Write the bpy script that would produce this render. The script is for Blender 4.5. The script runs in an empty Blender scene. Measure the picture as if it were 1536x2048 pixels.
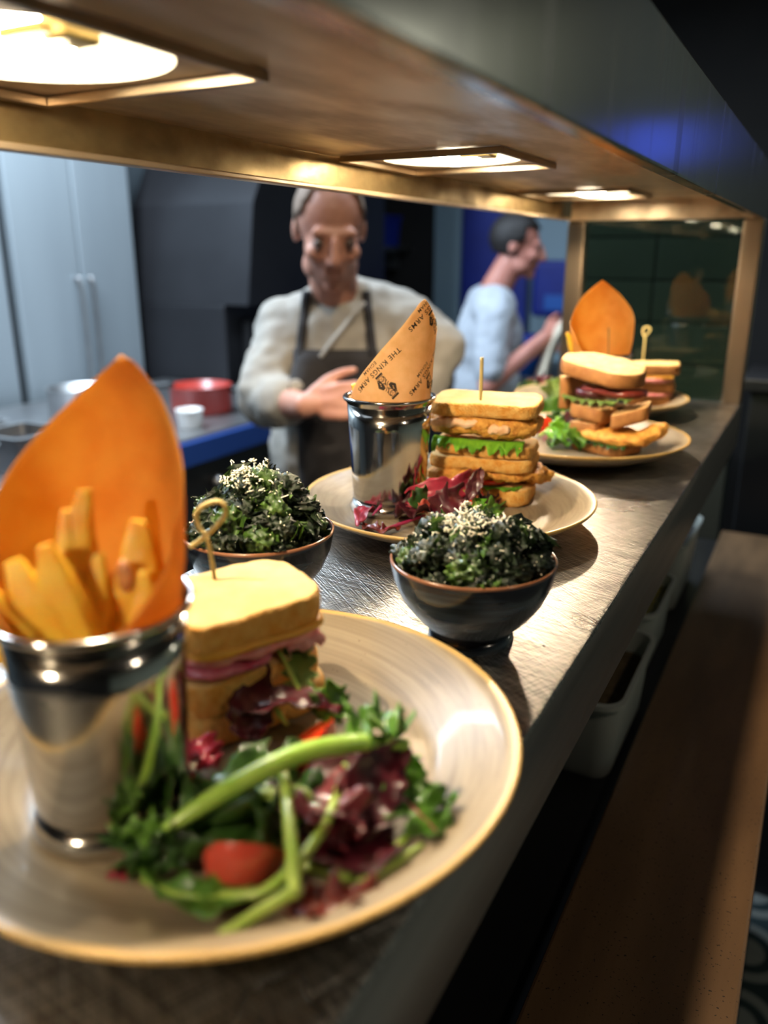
import bpy, bmesh, math, random
from mathutils import Vector, Matrix, noise
from mathutils.bvhtree import BVHTree

PI = math.pi
C = bpy.context.scene.collection
SC = bpy.context.scene
random.seed(7)

# ------------------------------------------------------------------ camera
CAM_Z = 1.49                      # eye height; the steel pass shelf is at 1.25
F_PX = 1620.0
PITCH = math.radians(17.6355)
YAW = math.radians(28.109)
cam_d = bpy.data.cameras.new('camera')
cam = bpy.data.objects.new('camera', cam_d)
C.objects.link(cam)
cam.location = (0, 0, CAM_Z)
cam.rotation_euler = (PI / 2 - PITCH, 0, YAW)
cam_d.sensor_fit = 'VERTICAL'
cam_d.sensor_height = 36.0
cam_d.lens = F_PX / 2048 * 36.0
cam_d.clip_start = 0.01
cam_d.dof.use_dof = True
cam_d.dof.focus_distance = 0.61
cam_d.dof.aperture_fstop = 3.8
SC.camera = cam

# ------------------------------------------------------------------ world, exposure, lights
world = bpy.data.worlds.new('World')
SC.world = world
world.use_nodes = True
world.node_tree.nodes['Background'].inputs[0].default_value = (0.35, 0.45, 0.6, 1)
world.node_tree.nodes['Background'].inputs[1].default_value = 0.01
SC.view_settings.view_transform = 'Standard'
SC.view_settings.look = 'None'
SC.view_settings.gamma = 1
SC.view_settings.use_curve_mapping = False
SC.view_settings.exposure = 0.3
SC.cycles.max_bounces = 8
SC.cycles.use_denoising = True
SC.cycles.caustics_reflective = True
SC.cycles.sample_clamp_indirect = 4.0

HEAT_SPOTS = [(0.285, 24.0), (0.765, 22.0), (1.25, 36.0), (-0.2, 18.0)]   # Y along the pass, watts
LAMP_X = -0.335
UNDER_Z = CAM_Z + 0.086           # underside of the gantry hood

def light(name, kind, loc, power, color, size=0.1, rot=None, spread=None, size_y=None):
    d = bpy.data.lights.new(name, kind)
    d.energy = power
    d.color = color
    if kind == 'AREA':
        d.size = size
        if size_y:
            d.shape = 'RECTANGLE'; d.size_y = size_y
        if spread: d.spread = spread
    else:
        d.shadow_soft_size = size
    o = bpy.data.objects.new(name, d)
    o.location = loc
    if rot: o.rotation_euler = rot
    C.objects.link(o)
    return o

WARM = (1.0, 0.80, 0.55)
COOL = (0.72, 0.86, 1.0)
# assumed kitchen ceiling panels (cool), out of view, over the cook line and the aisle
light('assumed_kitchen_light', 'AREA', (-1.3, 0.5, 2.66), 1.2, COOL, 0.6, size_y=1.0)
light('assumed_kitchen_light', 'AREA', (-0.75, 2.3, 2.66), 21, COOL, 0.6, size_y=1.0)
light('wall_glare_fill', 'AREA', (-2.1, 1.4, 2.64), 90, COOL, 0.2, size_y=1.6)  # added to brighten the left wall in place of lens glare
# assumed warm ceiling spot over the pass, out of view: lights the strip of the timber counter past the hood
d_ = light('assumed_pass_spot', 'SPOT', (-0.255, 0.75, 2.64), 60, WARM, 0.02)
d_.data.spot_size = math.radians(100); d_.data.spot_blend = 0.4
# customer side: added unseen fill lights and an added blue light for the hood glint
light('bar_fill_light', 'POINT', (1.9, 3.7, 2.3), 7, (0.97, 0.95, 0.78), 0.10)  # added to light the panelling that the hood face reflects
light('bar_fill_light', 'POINT', (0.8, 0.3, 2.2), 5, (1.0, 0.85, 0.65), 0.06)  # added to lift the dark timber counter
light('blue_glint_light', 'POINT', (0.190, 1.985, 1.720), 0.13, (0.04, 0.10, 1.0), 0.05)  # unseen light added to put a blue glint on the hood face

# ------------------------------------------------------------------ helpers
FWL = Vector((-math.sin(YAW), math.cos(YAW), 0))
RT = Vector((math.cos(YAW), math.sin(YAW), 0))
FW = FWL * math.cos(PITCH) + Vector((0, 0, -math.sin(PITCH)))
UP = FWL * math.sin(PITCH) + Vector((0, 0, math.cos(PITCH)))
CAMV = Vector((0, 0, CAM_Z))
SHELF = CAM_Z - 0.24
TO_CAM = -FWL                     # level direction from the scene to the viewer

def G(px, py, h):
    """point at height h above the pass shelf"""
    r = FW * F_PX + RT * (px - 768) - UP * (py - 1024)
    return CAMV + r * ((SHELF + h - CAM_Z) / r.z)

def PD(px, py, depth):
    return CAMV + FW * depth + RT * ((px - 768) * depth / F_PX) - UP * ((py - 1024) * depth / F_PX)

def mesh(name, verts, faces, mats, parent=None, smooth=True, fm=None, solid=0.0, loc=None, auto=None):
    me = bpy.data.meshes.new(name)
    me.from_pydata([tuple(v) for v in verts], [], faces)
    if not isinstance(mats, (list, tuple)): mats = [mats]
    for m in mats: me.materials.append(m)
    if fm:
        for p, k in zip(me.polygons, fm): p.material_index = k
    if smooth:
        for p in me.polygons: p.use_smooth = True
    bm = bmesh.new(); bm.from_mesh(me)
    bmesh.ops.recalc_face_normals(bm, faces=bm.faces)
    bm.to_mesh(me); bm.free()
    if auto is not None:
        me.set_sharp_from_angle(angle=math.radians(auto))
    o = bpy.data.objects.new(name, me)
    C.objects.link(o)
    if parent is not None: o.parent = parent
    if loc is not None: o.location = loc
    if solid:
        md = o.modifiers.new('thickness', 'SOLIDIFY'); md.thickness = solid; md.offset = 0
    return o

def thing(name, label, cat, loc=(0, 0, 0), rotz=0, group=None):
    o = bpy.data.objects.new(name, None)
    o.empty_display_size = 0.02
    C.objects.link(o)
    o.location = loc; o.rotation_euler = (0, 0, rotz)
    o['label'] = label; o['category'] = cat
    if group: o['group'] = group
    return o

def tag(o, label, cat, group=None):
    o['label'] = label; o['category'] = cat
    if group: o['group'] = group
    return o

def struct(o):
    o['kind'] = 'structure'
    return o

def join(parts):
    V, F = [], []
    for v, f in parts:
        k = len(V); V += list(v); F += [[i + k for i in q] for q in f]
    return V, F

def box(x0, x1, y0, y1, z0, z1, b=0.0):
    if b <= 0:
        v = [(x0, y0, z0), (x1, y0, z0), (x1, y1, z0), (x0, y1, z0), (x0, y0, z1), (x1, y0, z1), (x1, y1, z1), (x0, y1, z1)]
        f = [(0, 3, 2, 1), (4, 5, 6, 7), (0, 1, 5, 4), (1, 2, 6, 5), (2, 3, 7, 6), (3, 0, 4, 7)]
        return v, f
    bm = bmesh.new()
    vs = [bm.verts.new(p) for p in box(x0, x1, y0, y1, z0, z1)[0]]
    for q in box(x0, x1, y0, y1, z0, z1)[1]: bm.faces.new([vs[i] for i in q])
    bmesh.ops.bevel(bm, geom=list(bm.edges), offset=b, segments=2, profile=0.5, affect='EDGES')
    bm.verts.index_update()
    v = [tuple(p.co) for p in bm.verts]; f = [[p.index for p in q.verts] for q in bm.faces]
    bm.free()
    return v, f

def lathe(prof, n=48, closed=False):
    V, F = [], []
    for r, z in prof:
        for i in range(n):
            a = 2 * PI * i / n
            V.append((r * math.cos(a), r * math.sin(a), z))
    m = len(prof)
    for j in range(m - 1 + (1 if closed else 0)):
        k = (j + 1) % m
        for i in range(n):
            F.append((j * n + i, j * n + (i + 1) % n, k * n + (i + 1) % n, k * n + i))
    if not closed:
        if prof[0][0] > 1e-6: F.append(list(range(n - 1, -1, -1)))
        if prof[-1][0] > 1e-6: F.append([(m - 1) * n + i for i in range(n)])
    return V, F

def catmull(P, n):
    P = [Vector(p) for p in P]
    if len(P) == 2: return [P[0].lerp(P[1], i / (n - 1)) for i in range(n)]
    Q = [P[0] * 2 - P[1]] + P + [P[-1] * 2 - P[-2]]
    out = []
    m = len(P) - 1
    for i in range(n):
        t = i / (n - 1) * m; k = min(int(t), m - 1); t -= k
        a, b, c, d = Q[k:k + 4]
        out.append(0.5 * ((2 * b) + (c - a) * t + (2 * a - 5 * b + 4 * c - d) * t * t + (3 * b - a - 3 * c + d) * t ** 3))
    return out

def tube(P, rad, n=8, seg=16, flat=1.0):
    pts = catmull(P, seg)
    rf = rad if callable(rad) else (lambda t: rad)
    V, F = [], []
    ref = Vector((0, 0, 1))
    for i, p in enumerate(pts):
        t = (pts[min(i + 1, seg - 1)] - pts[max(i - 1, 0)]).normalized()
        s = t.cross(ref)
        if s.length < 0.05: s = t.cross(Vector((1, 0, 0)))
        s.normalize(); u = s.cross(t); ref = u if abs(t.z) > 0.7 else ref
        r = rf(i / (seg - 1))
        for k in range(n):
            a = 2 * PI * k / n
            V.append(p + s * (math.cos(a) * r) + u * (math.sin(a) * r * flat))
    for i in range(seg - 1):
        for k in range(n):
            F.append((i * n + k, i * n + (k + 1) % n, (i + 1) * n + (k + 1) % n, (i + 1) * n + k))
    F.append(list(range(n))[::-1]); F.append([(seg - 1) * n + k for k in range(n)])
    return V, F

def blob(c, r, rot=None, sub=3, amp=0.0, freq=60, power=2.0, seed=0, amp2=0.0, freq2=200):
    bm = bmesh.new()
    bmesh.ops.create_icosphere(bm, subdivisions=sub, radius=1)
    V = []
    M = Matrix.Rotation(rot, 3, 'Z') if isinstance(rot, (int, float)) else (rot or Matrix.Identity(3))
    for v in bm.verts:
        p = v.co.normalized()
        if power != 2.0:
            k = (abs(p.x) ** power + abs(p.y) ** power + abs(p.z) ** power) ** (-1 / power)
            p = p * k
        q = Vector((p.x * r[0], p.y * r[1], p.z * r[2]))
        nrm = Vector((p.x / r[0], p.y / r[1], p.z / r[2])).normalized()
        if amp: q += nrm * amp * noise.fractal(q * freq + Vector((seed * 3.1, seed, 0)), 0.8, 2.0, 3)
        if amp2: q += nrm * amp2 * noise.noise(q * freq2 + Vector((seed, 0, seed)))
        V.append(M @ q + Vector(c))
    F = [[x.index for x in f.verts] for f in bm.faces]
    bm.free()
    return V, F

# ------------------------------------------------------------------ materials
def mat(name, c1, c2=None, scale=30, rough=0.5, metal=0.0, bump=0.0, bscale=None, coat=0.0, sss=0.0,
        stretch=(1, 1, 1), detail=4, lo=0.35, hi=0.65, spec=0.5, trans=0.0, rough2=None, dist=0.002, emit=None, estr=0):
    m = bpy.data.materials.new(name)
    m.use_nodes = True
    nt = m.node_tree; N = nt.nodes; L = nt.links
    b = N['Principled BSDF']
    b.inputs['Base Color'].default_value = (*c1, 1)
    b.inputs['Roughness'].default_value = rough
    b.inputs['Metallic'].default_value = metal
    b.inputs['Coat Weight'].default_value = coat
    b.inputs['Coat Roughness'].default_value = 0.08
    b.inputs['Specular IOR Level'].default_value = spec
    if sss:
        b.inputs['Subsurface Weight'].default_value = sss
        b.inputs['Subsurface Radius'].default_value = (0.006, 0.003, 0.0015)
        b.inputs['Subsurface Scale'].default_value = 1.0
    if emit:
        b.inputs['Emission Color'].default_value = (*emit, 1)
        b.inputs['Emission Strength'].default_value = estr
    tc = N.new('ShaderNodeTexCoord'); mp = N.new('ShaderNodeMapping')
    mp.inputs['Scale'].default_value = stretch
    L.new(tc.outputs['Object'], mp.inputs['Vector'])
    if c2 is not None or rough2 is not None:
        nz = N.new('ShaderNodeTexNoise'); nz.inputs['Scale'].default_value = scale; nz.inputs['Detail'].default_value = detail
        L.new(mp.outputs['Vector'], nz.inputs['Vector'])
        rp = N.new('ShaderNodeValToRGB')
        rp.color_ramp.elements[0].position = lo; rp.color_ramp.elements[1].position = hi
        rp.color_ramp.elements[0].color = (*c1, 1); rp.color_ramp.elements[1].color = (*(c2 or c1), 1)
        L.new(nz.outputs['Fac'], rp.inputs['Fac'])
        if c2 is not None: L.new(rp.outputs['Color'], b.inputs['Base Color'])
        if rough2 is not None:
            mr = N.new('ShaderNodeMapRange'); mr.inputs[1].default_value = lo; mr.inputs[2].default_value = hi
            mr.inputs[3].default_value = rough; mr.inputs[4].default_value = rough2
            L.new(nz.outputs['Fac'], mr.inputs[0]); L.new(mr.outputs[0], b.inputs['Roughness'])
    if bump:
        n2 = N.new('ShaderNodeTexNoise'); n2.inputs['Scale'].default_value = bscale or scale * 3; n2.inputs['Detail'].default_value = 5
        L.new(mp.outputs['Vector'], n2.inputs['Vector'])
        bp = N.new('ShaderNodeBump'); bp.inputs['Strength'].default_value = bump; bp.inputs['Distance'].default_value = dist
        L.new(n2.outputs['Fac'], bp.inputs['Height']); L.new(bp.outputs['Normal'], b.inputs['Normal'])
    if trans:
        tr = N.new('ShaderNodeBsdfTranslucent'); mx = N.new('ShaderNodeMixShader'); mx.inputs[0].default_value = trans
        if c2 is not None: L.new(rp.outputs['Color'], tr.inputs['Color'])
        else: tr.inputs['Color'].default_value = (*c1, 1)
        L.new(b.outputs[0], mx.inputs[1]); L.new(tr.outputs[0], mx.inputs[2])
        L.new(mx.outputs[0], N['Material Output'].inputs['Surface'])
    return m

def brushed(name, c, rough, angles, scale=900, strength=0.25, stretch=40, c2=None):
    """steel with several crossing families of fine scratches"""
    m = bpy.data.materials.new(name); m.use_nodes = True
    nt = m.node_tree; N = nt.nodes; L = nt.links
    b = N['Principled BSDF']; b.inputs['Metallic'].default_value = 1; b.inputs['Roughness'].default_value = rough
    b.inputs['Base Color'].default_value = (*c, 1)
    tc = N.new('ShaderNodeTexCoord'); acc = None
    for k, a in enumerate(angles):
        r0 = N.new('ShaderNodeVectorRotate'); r0.rotation_type = 'Z_AXIS'; r0.inputs['Angle'].default_value = a
        wv = N.new('ShaderNodeTexNoise'); wv.inputs['Scale'].default_value = 7; wv.inputs['Detail'].default_value = 0
        mp = N.new('ShaderNodeMapping'); mp.inputs['Scale'].default_value = (1, 1 / stretch, 1); mp.inputs['Location'].default_value = (k * 3.3, k * 1.7, 0)
        nz = N.new('ShaderNodeTexNoise'); nz.inputs['Scale'].default_value = scale * (1 - 0.25 * k); nz.inputs['Detail'].default_value = 3
        L.new(tc.outputs['Object'], r0.inputs['Vector']); L.new(r0.outputs[0], mp.inputs['Vector'])
        L.new(mp.outputs[0], nz.inputs['Vector'])
        if acc is None: acc = nz.outputs['Fac']
        else:
            ad = N.new('ShaderNodeMath'); ad.operation = 'ADD'; L.new(acc, ad.inputs[0]); L.new(nz.outputs['Fac'], ad.inputs[1]); acc = ad.outputs[0]
    bp = N.new('ShaderNodeBump'); bp.inputs['Strength'].default_value = strength; bp.inputs['Distance'].default_value = 0.0005
    L.new(acc, bp.inputs['Height']); L.new(bp.outputs[0], b.inputs['Normal'])
    n3 = N.new('ShaderNodeTexNoise'); n3.inputs['Scale'].default_value = 9; n3.inputs['Detail'].default_value = 6
    L.new(tc.outputs['Object'], n3.inputs['Vector'])
    mr = N.new('ShaderNodeMapRange'); mr.inputs[1].default_value = .3; mr.inputs[2].default_value = .7
    mr.inputs[3].default_value = rough * 0.8; mr.inputs[4].default_value = rough * 1.25
    L.new(n3.outputs['Fac'], mr.inputs[0]); L.new(mr.outputs[0], b.inputs['Roughness'])
    sc_ = N.new('ShaderNodeMapRange'); sc_.inputs[1].default_value = 0.43 * len(angles); sc_.inputs[2].default_value = 0.58 * len(angles)
    L.new(acc, sc_.inputs[0])
    cm = N.new('ShaderNodeMix'); cm.data_type = 'RGBA'
    cm.inputs[6].default_value = tuple(x * 0.45 for x in c) + (1,); cm.inputs[7].default_value = tuple(min(1, x * 1.55) for x in c) + (1,)
    L.new(sc_.outputs[0], cm.inputs[0]); L.new(cm.outputs[2], b.inputs['Base Color'])
    if c2:
        mx = N.new('ShaderNodeMix'); mx.data_type = 'RGBA'
        mx.inputs[6].default_value = (*c, 1); mx.inputs[7].default_value = (*c2, 1)
        L.new(mr.outputs[0], mx.inputs[0])
        m2 = N.new('ShaderNodeMapRange'); m2.inputs[1].default_value = .42; m2.inputs[2].default_value = .6
        L.new(n3.outputs['Fac'], m2.inputs[0]); L.new(m2.outputs[0], mx.inputs[0])
        L.new(mx.outputs[2], b.inputs['Base Color'])
    return m

M = {}
M['shelf'] = brushed('brushed_steel', (0.47, 0.455, 0.43), 0.31, [0.5, -0.9, 1.7], 1000, 1.0)
M['shelf_front'] = mat('folded_steel_edge', (0.44, 0.425, 0.40), (0.38, 0.365, 0.345), 12, rough=0.33, metal=1, stretch=(1, 0.1, 6), rough2=0.4)
M['steel'] = mat('polished_steel', (0.62, 0.59, 0.55), None, rough=0.13, metal=1, bump=0.05, bscale=60)
M['steel_dull'] = mat('dull_steel', (0.45, 0.45, 0.45), (0.36, 0.36, 0.37), 12, rough=0.38, metal=1)
M['hood_face'] = mat('hood_steel', (0.40, 0.40, 0.38), (0.14, 0.14, 0.135), 14, rough=0.19, metal=1, stretch=(1, 3, 0.25), rough2=0.30, lo=0.54, hi=0.74, detail=6)
M['hood_under'] = mat('grimy_hood_steel', (0.80, 0.62, 0.42), (0.42, 0.30, 0.19), 22, rough=0.28, metal=0.6, stretch=(1, 0.35, 1), detail=9, bump=0.35, bscale=50, rough2=0.5)
M['flange'] = mat('brassy_grimed_steel', (0.50, 0.36, 0.17), (0.26, 0.17, 0.075), 26, rough=0.34, metal=0.8, stretch=(1, 0.6, 1), detail=10, bump=0.4, bscale=60, rough2=0.55)
M['post'] = mat('post_steel', (0.46, 0.36, 0.26), (0.34, 0.26, 0.18), 10, rough=0.3, metal=1, stretch=(1, 1, 0.2))
M['cup_inner'] = mat('lamp_cup_enamel', (0.78, 0.77, 0.70), None, rough=0.4, bump=0.3, bscale=120)
M['brass'] = mat('lamp_holder_brass', (0.75, 0.55, 0.22), None, rough=0.3, metal=0.7)
M['black'] = mat('black_paint', (0.008, 0.008, 0.009), (0.014, 0.014, 0.015), 6, rough=0.45)
M['wood'] = mat('timber_counter', (0.19, 0.105, 0.048), (0.12, 0.066, 0.030), 7, rough=0.42, stretch=(3, 0.6, 1), detail=8, bump=0.15, bscale=70, coat=0.15)
def pits(m, scale, lo, hi, col):
    nt = m.node_tree; N = nt.nodes; L = nt.links; b = N['Principled BSDF']
    src = b.inputs['Base Color'].links[0].from_socket
    tc = N.new('ShaderNodeTexCoord'); nz = N.new('ShaderNodeTexNoise'); nz.inputs['Scale'].default_value = scale; nz.inputs['Detail'].default_value = 1
    L.new(tc.outputs['Object'], nz.inputs['Vector'])
    mr = N.new('ShaderNodeMapRange'); mr.inputs[1].default_value = lo; mr.inputs[2].default_value = hi; L.new(nz.outputs['Fac'], mr.inputs[0])
    mx = N.new('ShaderNodeMix'); mx.data_type = 'RGBA'; mx.inputs[7].default_value = (*col, 1)
    L.new(mr.outputs[0], mx.inputs[0]); L.new(src, mx.inputs[6]); L.new(mx.outputs[2], b.inputs['Base Color'])
pits(M['wood'], 380, 0.68, 0.73, (0.012, 0.007, 0.004))
M['plate'] = None
M['tub'] = mat('frosted_plastic', (0.62, 0.66, 0.62), None, rough=0.35, trans=0.25)
M['paper'] = mat('kraft_paper', (0.86, 0.56, 0.28), (0.78, 0.48, 0.21), 90, rough=0.75, bump=0.12, bscale=260, trans=0.45)
M['paper_lit'] = mat('lit_kraft_paper', (0.93, 0.50, 0.11), (0.85, 0.40, 0.07), 60, rough=0.6, bump=0.12, bscale=260, trans=0.62)  # heat lamp glow through the paper put into a deeper orange
M['ink'] = mat('black_ink', (0.035, 0.022, 0.012), None, rough=0.7)
M['chip'] = mat('fried_potato', (1.0, 0.68, 0.07), (0.98, 0.50, 0.03), 70, rough=0.4, bump=0.35, bscale=300, sss=0.3, trans=0.3)
M['chip_end'] = mat('browned_potato', (0.42, 0.16, 0.05), (0.55, 0.25, 0.08), 90, rough=0.5, bump=0.3, bscale=260)
M['crumb'] = mat('bread_crumb', (0.84, 0.57, 0.235), (0.78, 0.49, 0.17), 60, rough=0.85, bump=0.5, bscale=700, dist=0.001)
M['crust'] = mat('bread_crust', (0.82, 0.35, 0.05), (0.92, 0.54, 0.15), 130, rough=0.8, bump=1.0, bscale=500, dist=0.003)
M['crumb_b'] = mat('brown_bread_crumb', (0.84, 0.56, 0.24), (0.72, 0.42, 0.14), 110, rough=0.85, bump=0.5, bscale=600, dist=0.001)
M['crust_b'] = mat('brown_bread_crust', (0.30, 0.115, 0.025), (0.42, 0.18, 0.045), 80, rough=0.7, bump=0.5, bscale=400)
M['chicken'] = mat('fried_breading', (0.92, 0.48, 0.09), (0.70, 0.27, 0.035), 150, rough=0.55, bump=1.0, bscale=420, dist=0.003)
M['meat'] = mat('cooked_chicken', (0.88, 0.60, 0.38), (0.84, 0.47, 0.22), 120, rough=0.5, bump=0.3, bscale=300)
M['lettuce'] = mat('green_lettuce', (0.30, 0.66, 0.05), (0.14, 0.40, 0.02), 60, rough=0.35, coat=0.2, trans=0.3)
M['leaf'] = mat('green_leaf', (0.13, 0.30, 0.03), (0.06, 0.17, 0.015), 90, rough=0.38, coat=0.25, trans=0.25)
M['leaf_pale'] = mat('dull_green_leaf', (0.22, 0.32, 0.07), (0.14, 0.23, 0.04), 90, rough=0.5, trans=0.2)
M['leaf_dark'] = mat('dark_green_leaf', (0.045, 0.12, 0.018), (0.02, 0.06, 0.01), 90, rough=0.38, coat=0.2, trans=0.15)
M['red_leaf'] = mat('dark_red_leaf', (0.10, 0.008, 0.016), (0.045, 0.004, 0.010), 70, rough=0.38, coat=0.25, trans=0.15, bump=0.3, bscale=150)
M['pink_leaf'] = mat('pink_chard_leaf', (0.55, 0.05, 0.09), (0.32, 0.02, 0.05), 80, rough=0.32, coat=0.4, trans=0.25, bump=0.3, bscale=150)
M['brown_leaf'] = mat('red_brown_leaf', (0.24, 0.035, 0.02), (0.14, 0.015, 0.012), 70, rough=0.35, coat=0.3, trans=0.2)
M['stalk'] = mat('pale_green_stalk', (0.42, 0.55, 0.12), (0.30, 0.46, 0.06), 60, rough=0.35, coat=0.2, sss=0.1)
M['stalk_pink'] = mat('magenta_stalk', (0.42, 0.03, 0.12), (0.30, 0.015, 0.07), 60, rough=0.35, coat=0.3)
M['tomato'] = mat('tomato_flesh', (0.78, 0.045, 0.015), (0.65, 0.03, 0.01), 40, rough=0.2, coat=0.5, sss=0.1)
M['tomato_skin'] = mat('tomato_skin', (0.50, 0.06, 0.035), None, rough=0.25, coat=0.5)
M['ham'] = mat('ham', (0.72, 0.20, 0.20), (0.80, 0.36, 0.33), 120, rough=0.35, coat=0.3)
M['onion'] = mat('red_onion_slaw', (0.50, 0.05, 0.12), (0.65, 0.18, 0.25), 100, rough=0.35, coat=0.4)
M['cheese'] = mat('orange_cheese', (0.85, 0.42, 0.06), None, rough=0.45, sss=0.1)
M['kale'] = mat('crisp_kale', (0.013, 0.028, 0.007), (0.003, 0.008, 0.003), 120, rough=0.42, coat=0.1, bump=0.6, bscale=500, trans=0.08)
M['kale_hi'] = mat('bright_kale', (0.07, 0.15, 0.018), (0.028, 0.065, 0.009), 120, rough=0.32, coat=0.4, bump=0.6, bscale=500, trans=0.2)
M['parm'] = mat('grated_cheese', (0.86, 0.80, 0.62), None, rough=0.6, sss=0.1)
M['bamboo'] = mat('bamboo', (0.70, 0.56, 0.22), (0.58, 0.44, 0.14), 40, rough=0.5, stretch=(6, 6, 0.6))
M['bamboo_dark'] = mat('toasted_bamboo', (0.38, 0.22, 0.06), None, rough=0.5)
M['jacket'] = mat('chef_jacket_cotton', (0.36, 0.34, 0.30), (0.31, 0.29, 0.26), 20, rough=0.9, bump=0.2, bscale=40)
M['shirt'] = mat('pale_blue_cotton', (0.50, 0.54, 0.60), (0.43, 0.47, 0.53), 20, rough=0.9, bump=0.2, bscale=40)
M['apron'] = mat('dark_apron', (0.016, 0.015, 0.017), (0.024, 0.022, 0.024), 30, rough=0.85)
M['skin'] = mat('skin', (0.55, 0.27, 0.19), (0.47, 0.21, 0.145), 25, rough=0.5, sss=0.1)
M['skin_pink'] = mat('flushed_skin', (0.60, 0.26, 0.20), (0.52, 0.20, 0.15), 25, rough=0.5, sss=0.1)
M['hair_grey'] = mat('cropped_grey_hair', (0.27, 0.19, 0.14), (0.20, 0.14, 0.10), 200, rough=0.8, bump=0.5, bscale=300)
M['hair_dark'] = mat('dark_hair', (0.016, 0.013, 0.013), None, rough=0.6, bump=0.5, bscale=300)
M['eye'] = mat('eye', (0.10, 0.07, 0.06), None, rough=0.2)
M['towel'] = mat('beige_towel', (0.72, 0.64, 0.50), (0.62, 0.54, 0.42), 60, rough=0.95, bump=0.5, bscale=300)
M['steel_panel'] = mat('pale_steel_panel', (0.36, 0.41, 0.44), (0.30, 0.345, 0.375), 3, rough=0.42, metal=0.35, stretch=(1, 1, 0.15))
M['wall_k'] = mat('kitchen_wall', (0.16, 0.20, 0.23), (0.14, 0.175, 0.20), 3, rough=0.6)
M['wall_pale'] = mat('pale_blue_wall', (0.28, 0.40, 0.48), None, rough=0.5)
M['wall_sage'] = mat('sage_wall', (0.42, 0.46, 0.36), (0.36, 0.40, 0.31), 3, rough=0.8)
M['wall_dark'] = mat('dark_wall', (0.014, 0.013, 0.013), (0.02, 0.018, 0.017), 3, rough=0.8)
M['dark_app'] = mat('dark_appliance', (0.030, 0.030, 0.034), (0.022, 0.022, 0.025), 3, rough=0.4, metal=0.5)
M['blue'] = mat('blue_plastic', (0.012, 0.03, 0.30), (0.010, 0.022, 0.22), 4, rough=0.4)
M['blue_lite'] = mat('mid_blue_plastic', (0.02, 0.12, 0.50), None, rough=0.4)
M['blue_edge'] = mat('blue_edge_strip', (0.02, 0.065, 0.28), None, rough=0.35, metal=0.3)  # plain blue for part of the worktop's front edge
M['white_china'] = mat('white_china', (0.75, 0.73, 0.70), None, rough=0.25)
M['red_pan'] = mat('red_enamel', (0.35, 0.03, 0.02), None, rough=0.3)
M['stew'] = mat('brown_seasoning', (0.17, 0.12, 0.06), (0.10, 0.07, 0.03), 80, rough=0.9, bump=0.6, bscale=200)
M['mustard'] = mat('yellow_relish', (0.42, 0.33, 0.05), (0.22, 0.22, 0.04), 50, rough=0.5)
M['grout'] = mat('floor_grout', (0.06, 0.07, 0.07), None, rough=0.9)
M['tile_green'] = mat('green_glazed_tile', (0.075, 0.085, 0.062), (0.055, 0.064, 0.046), 4, rough=0.22, coat=0.3)
M['grout_dark'] = mat('dark_grout', (0.02, 0.025, 0.022), None, rough=0.9)
M['ceil'] = mat('ceiling_paint', (0.03, 0.03, 0.032), None, rough=0.9)

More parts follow.
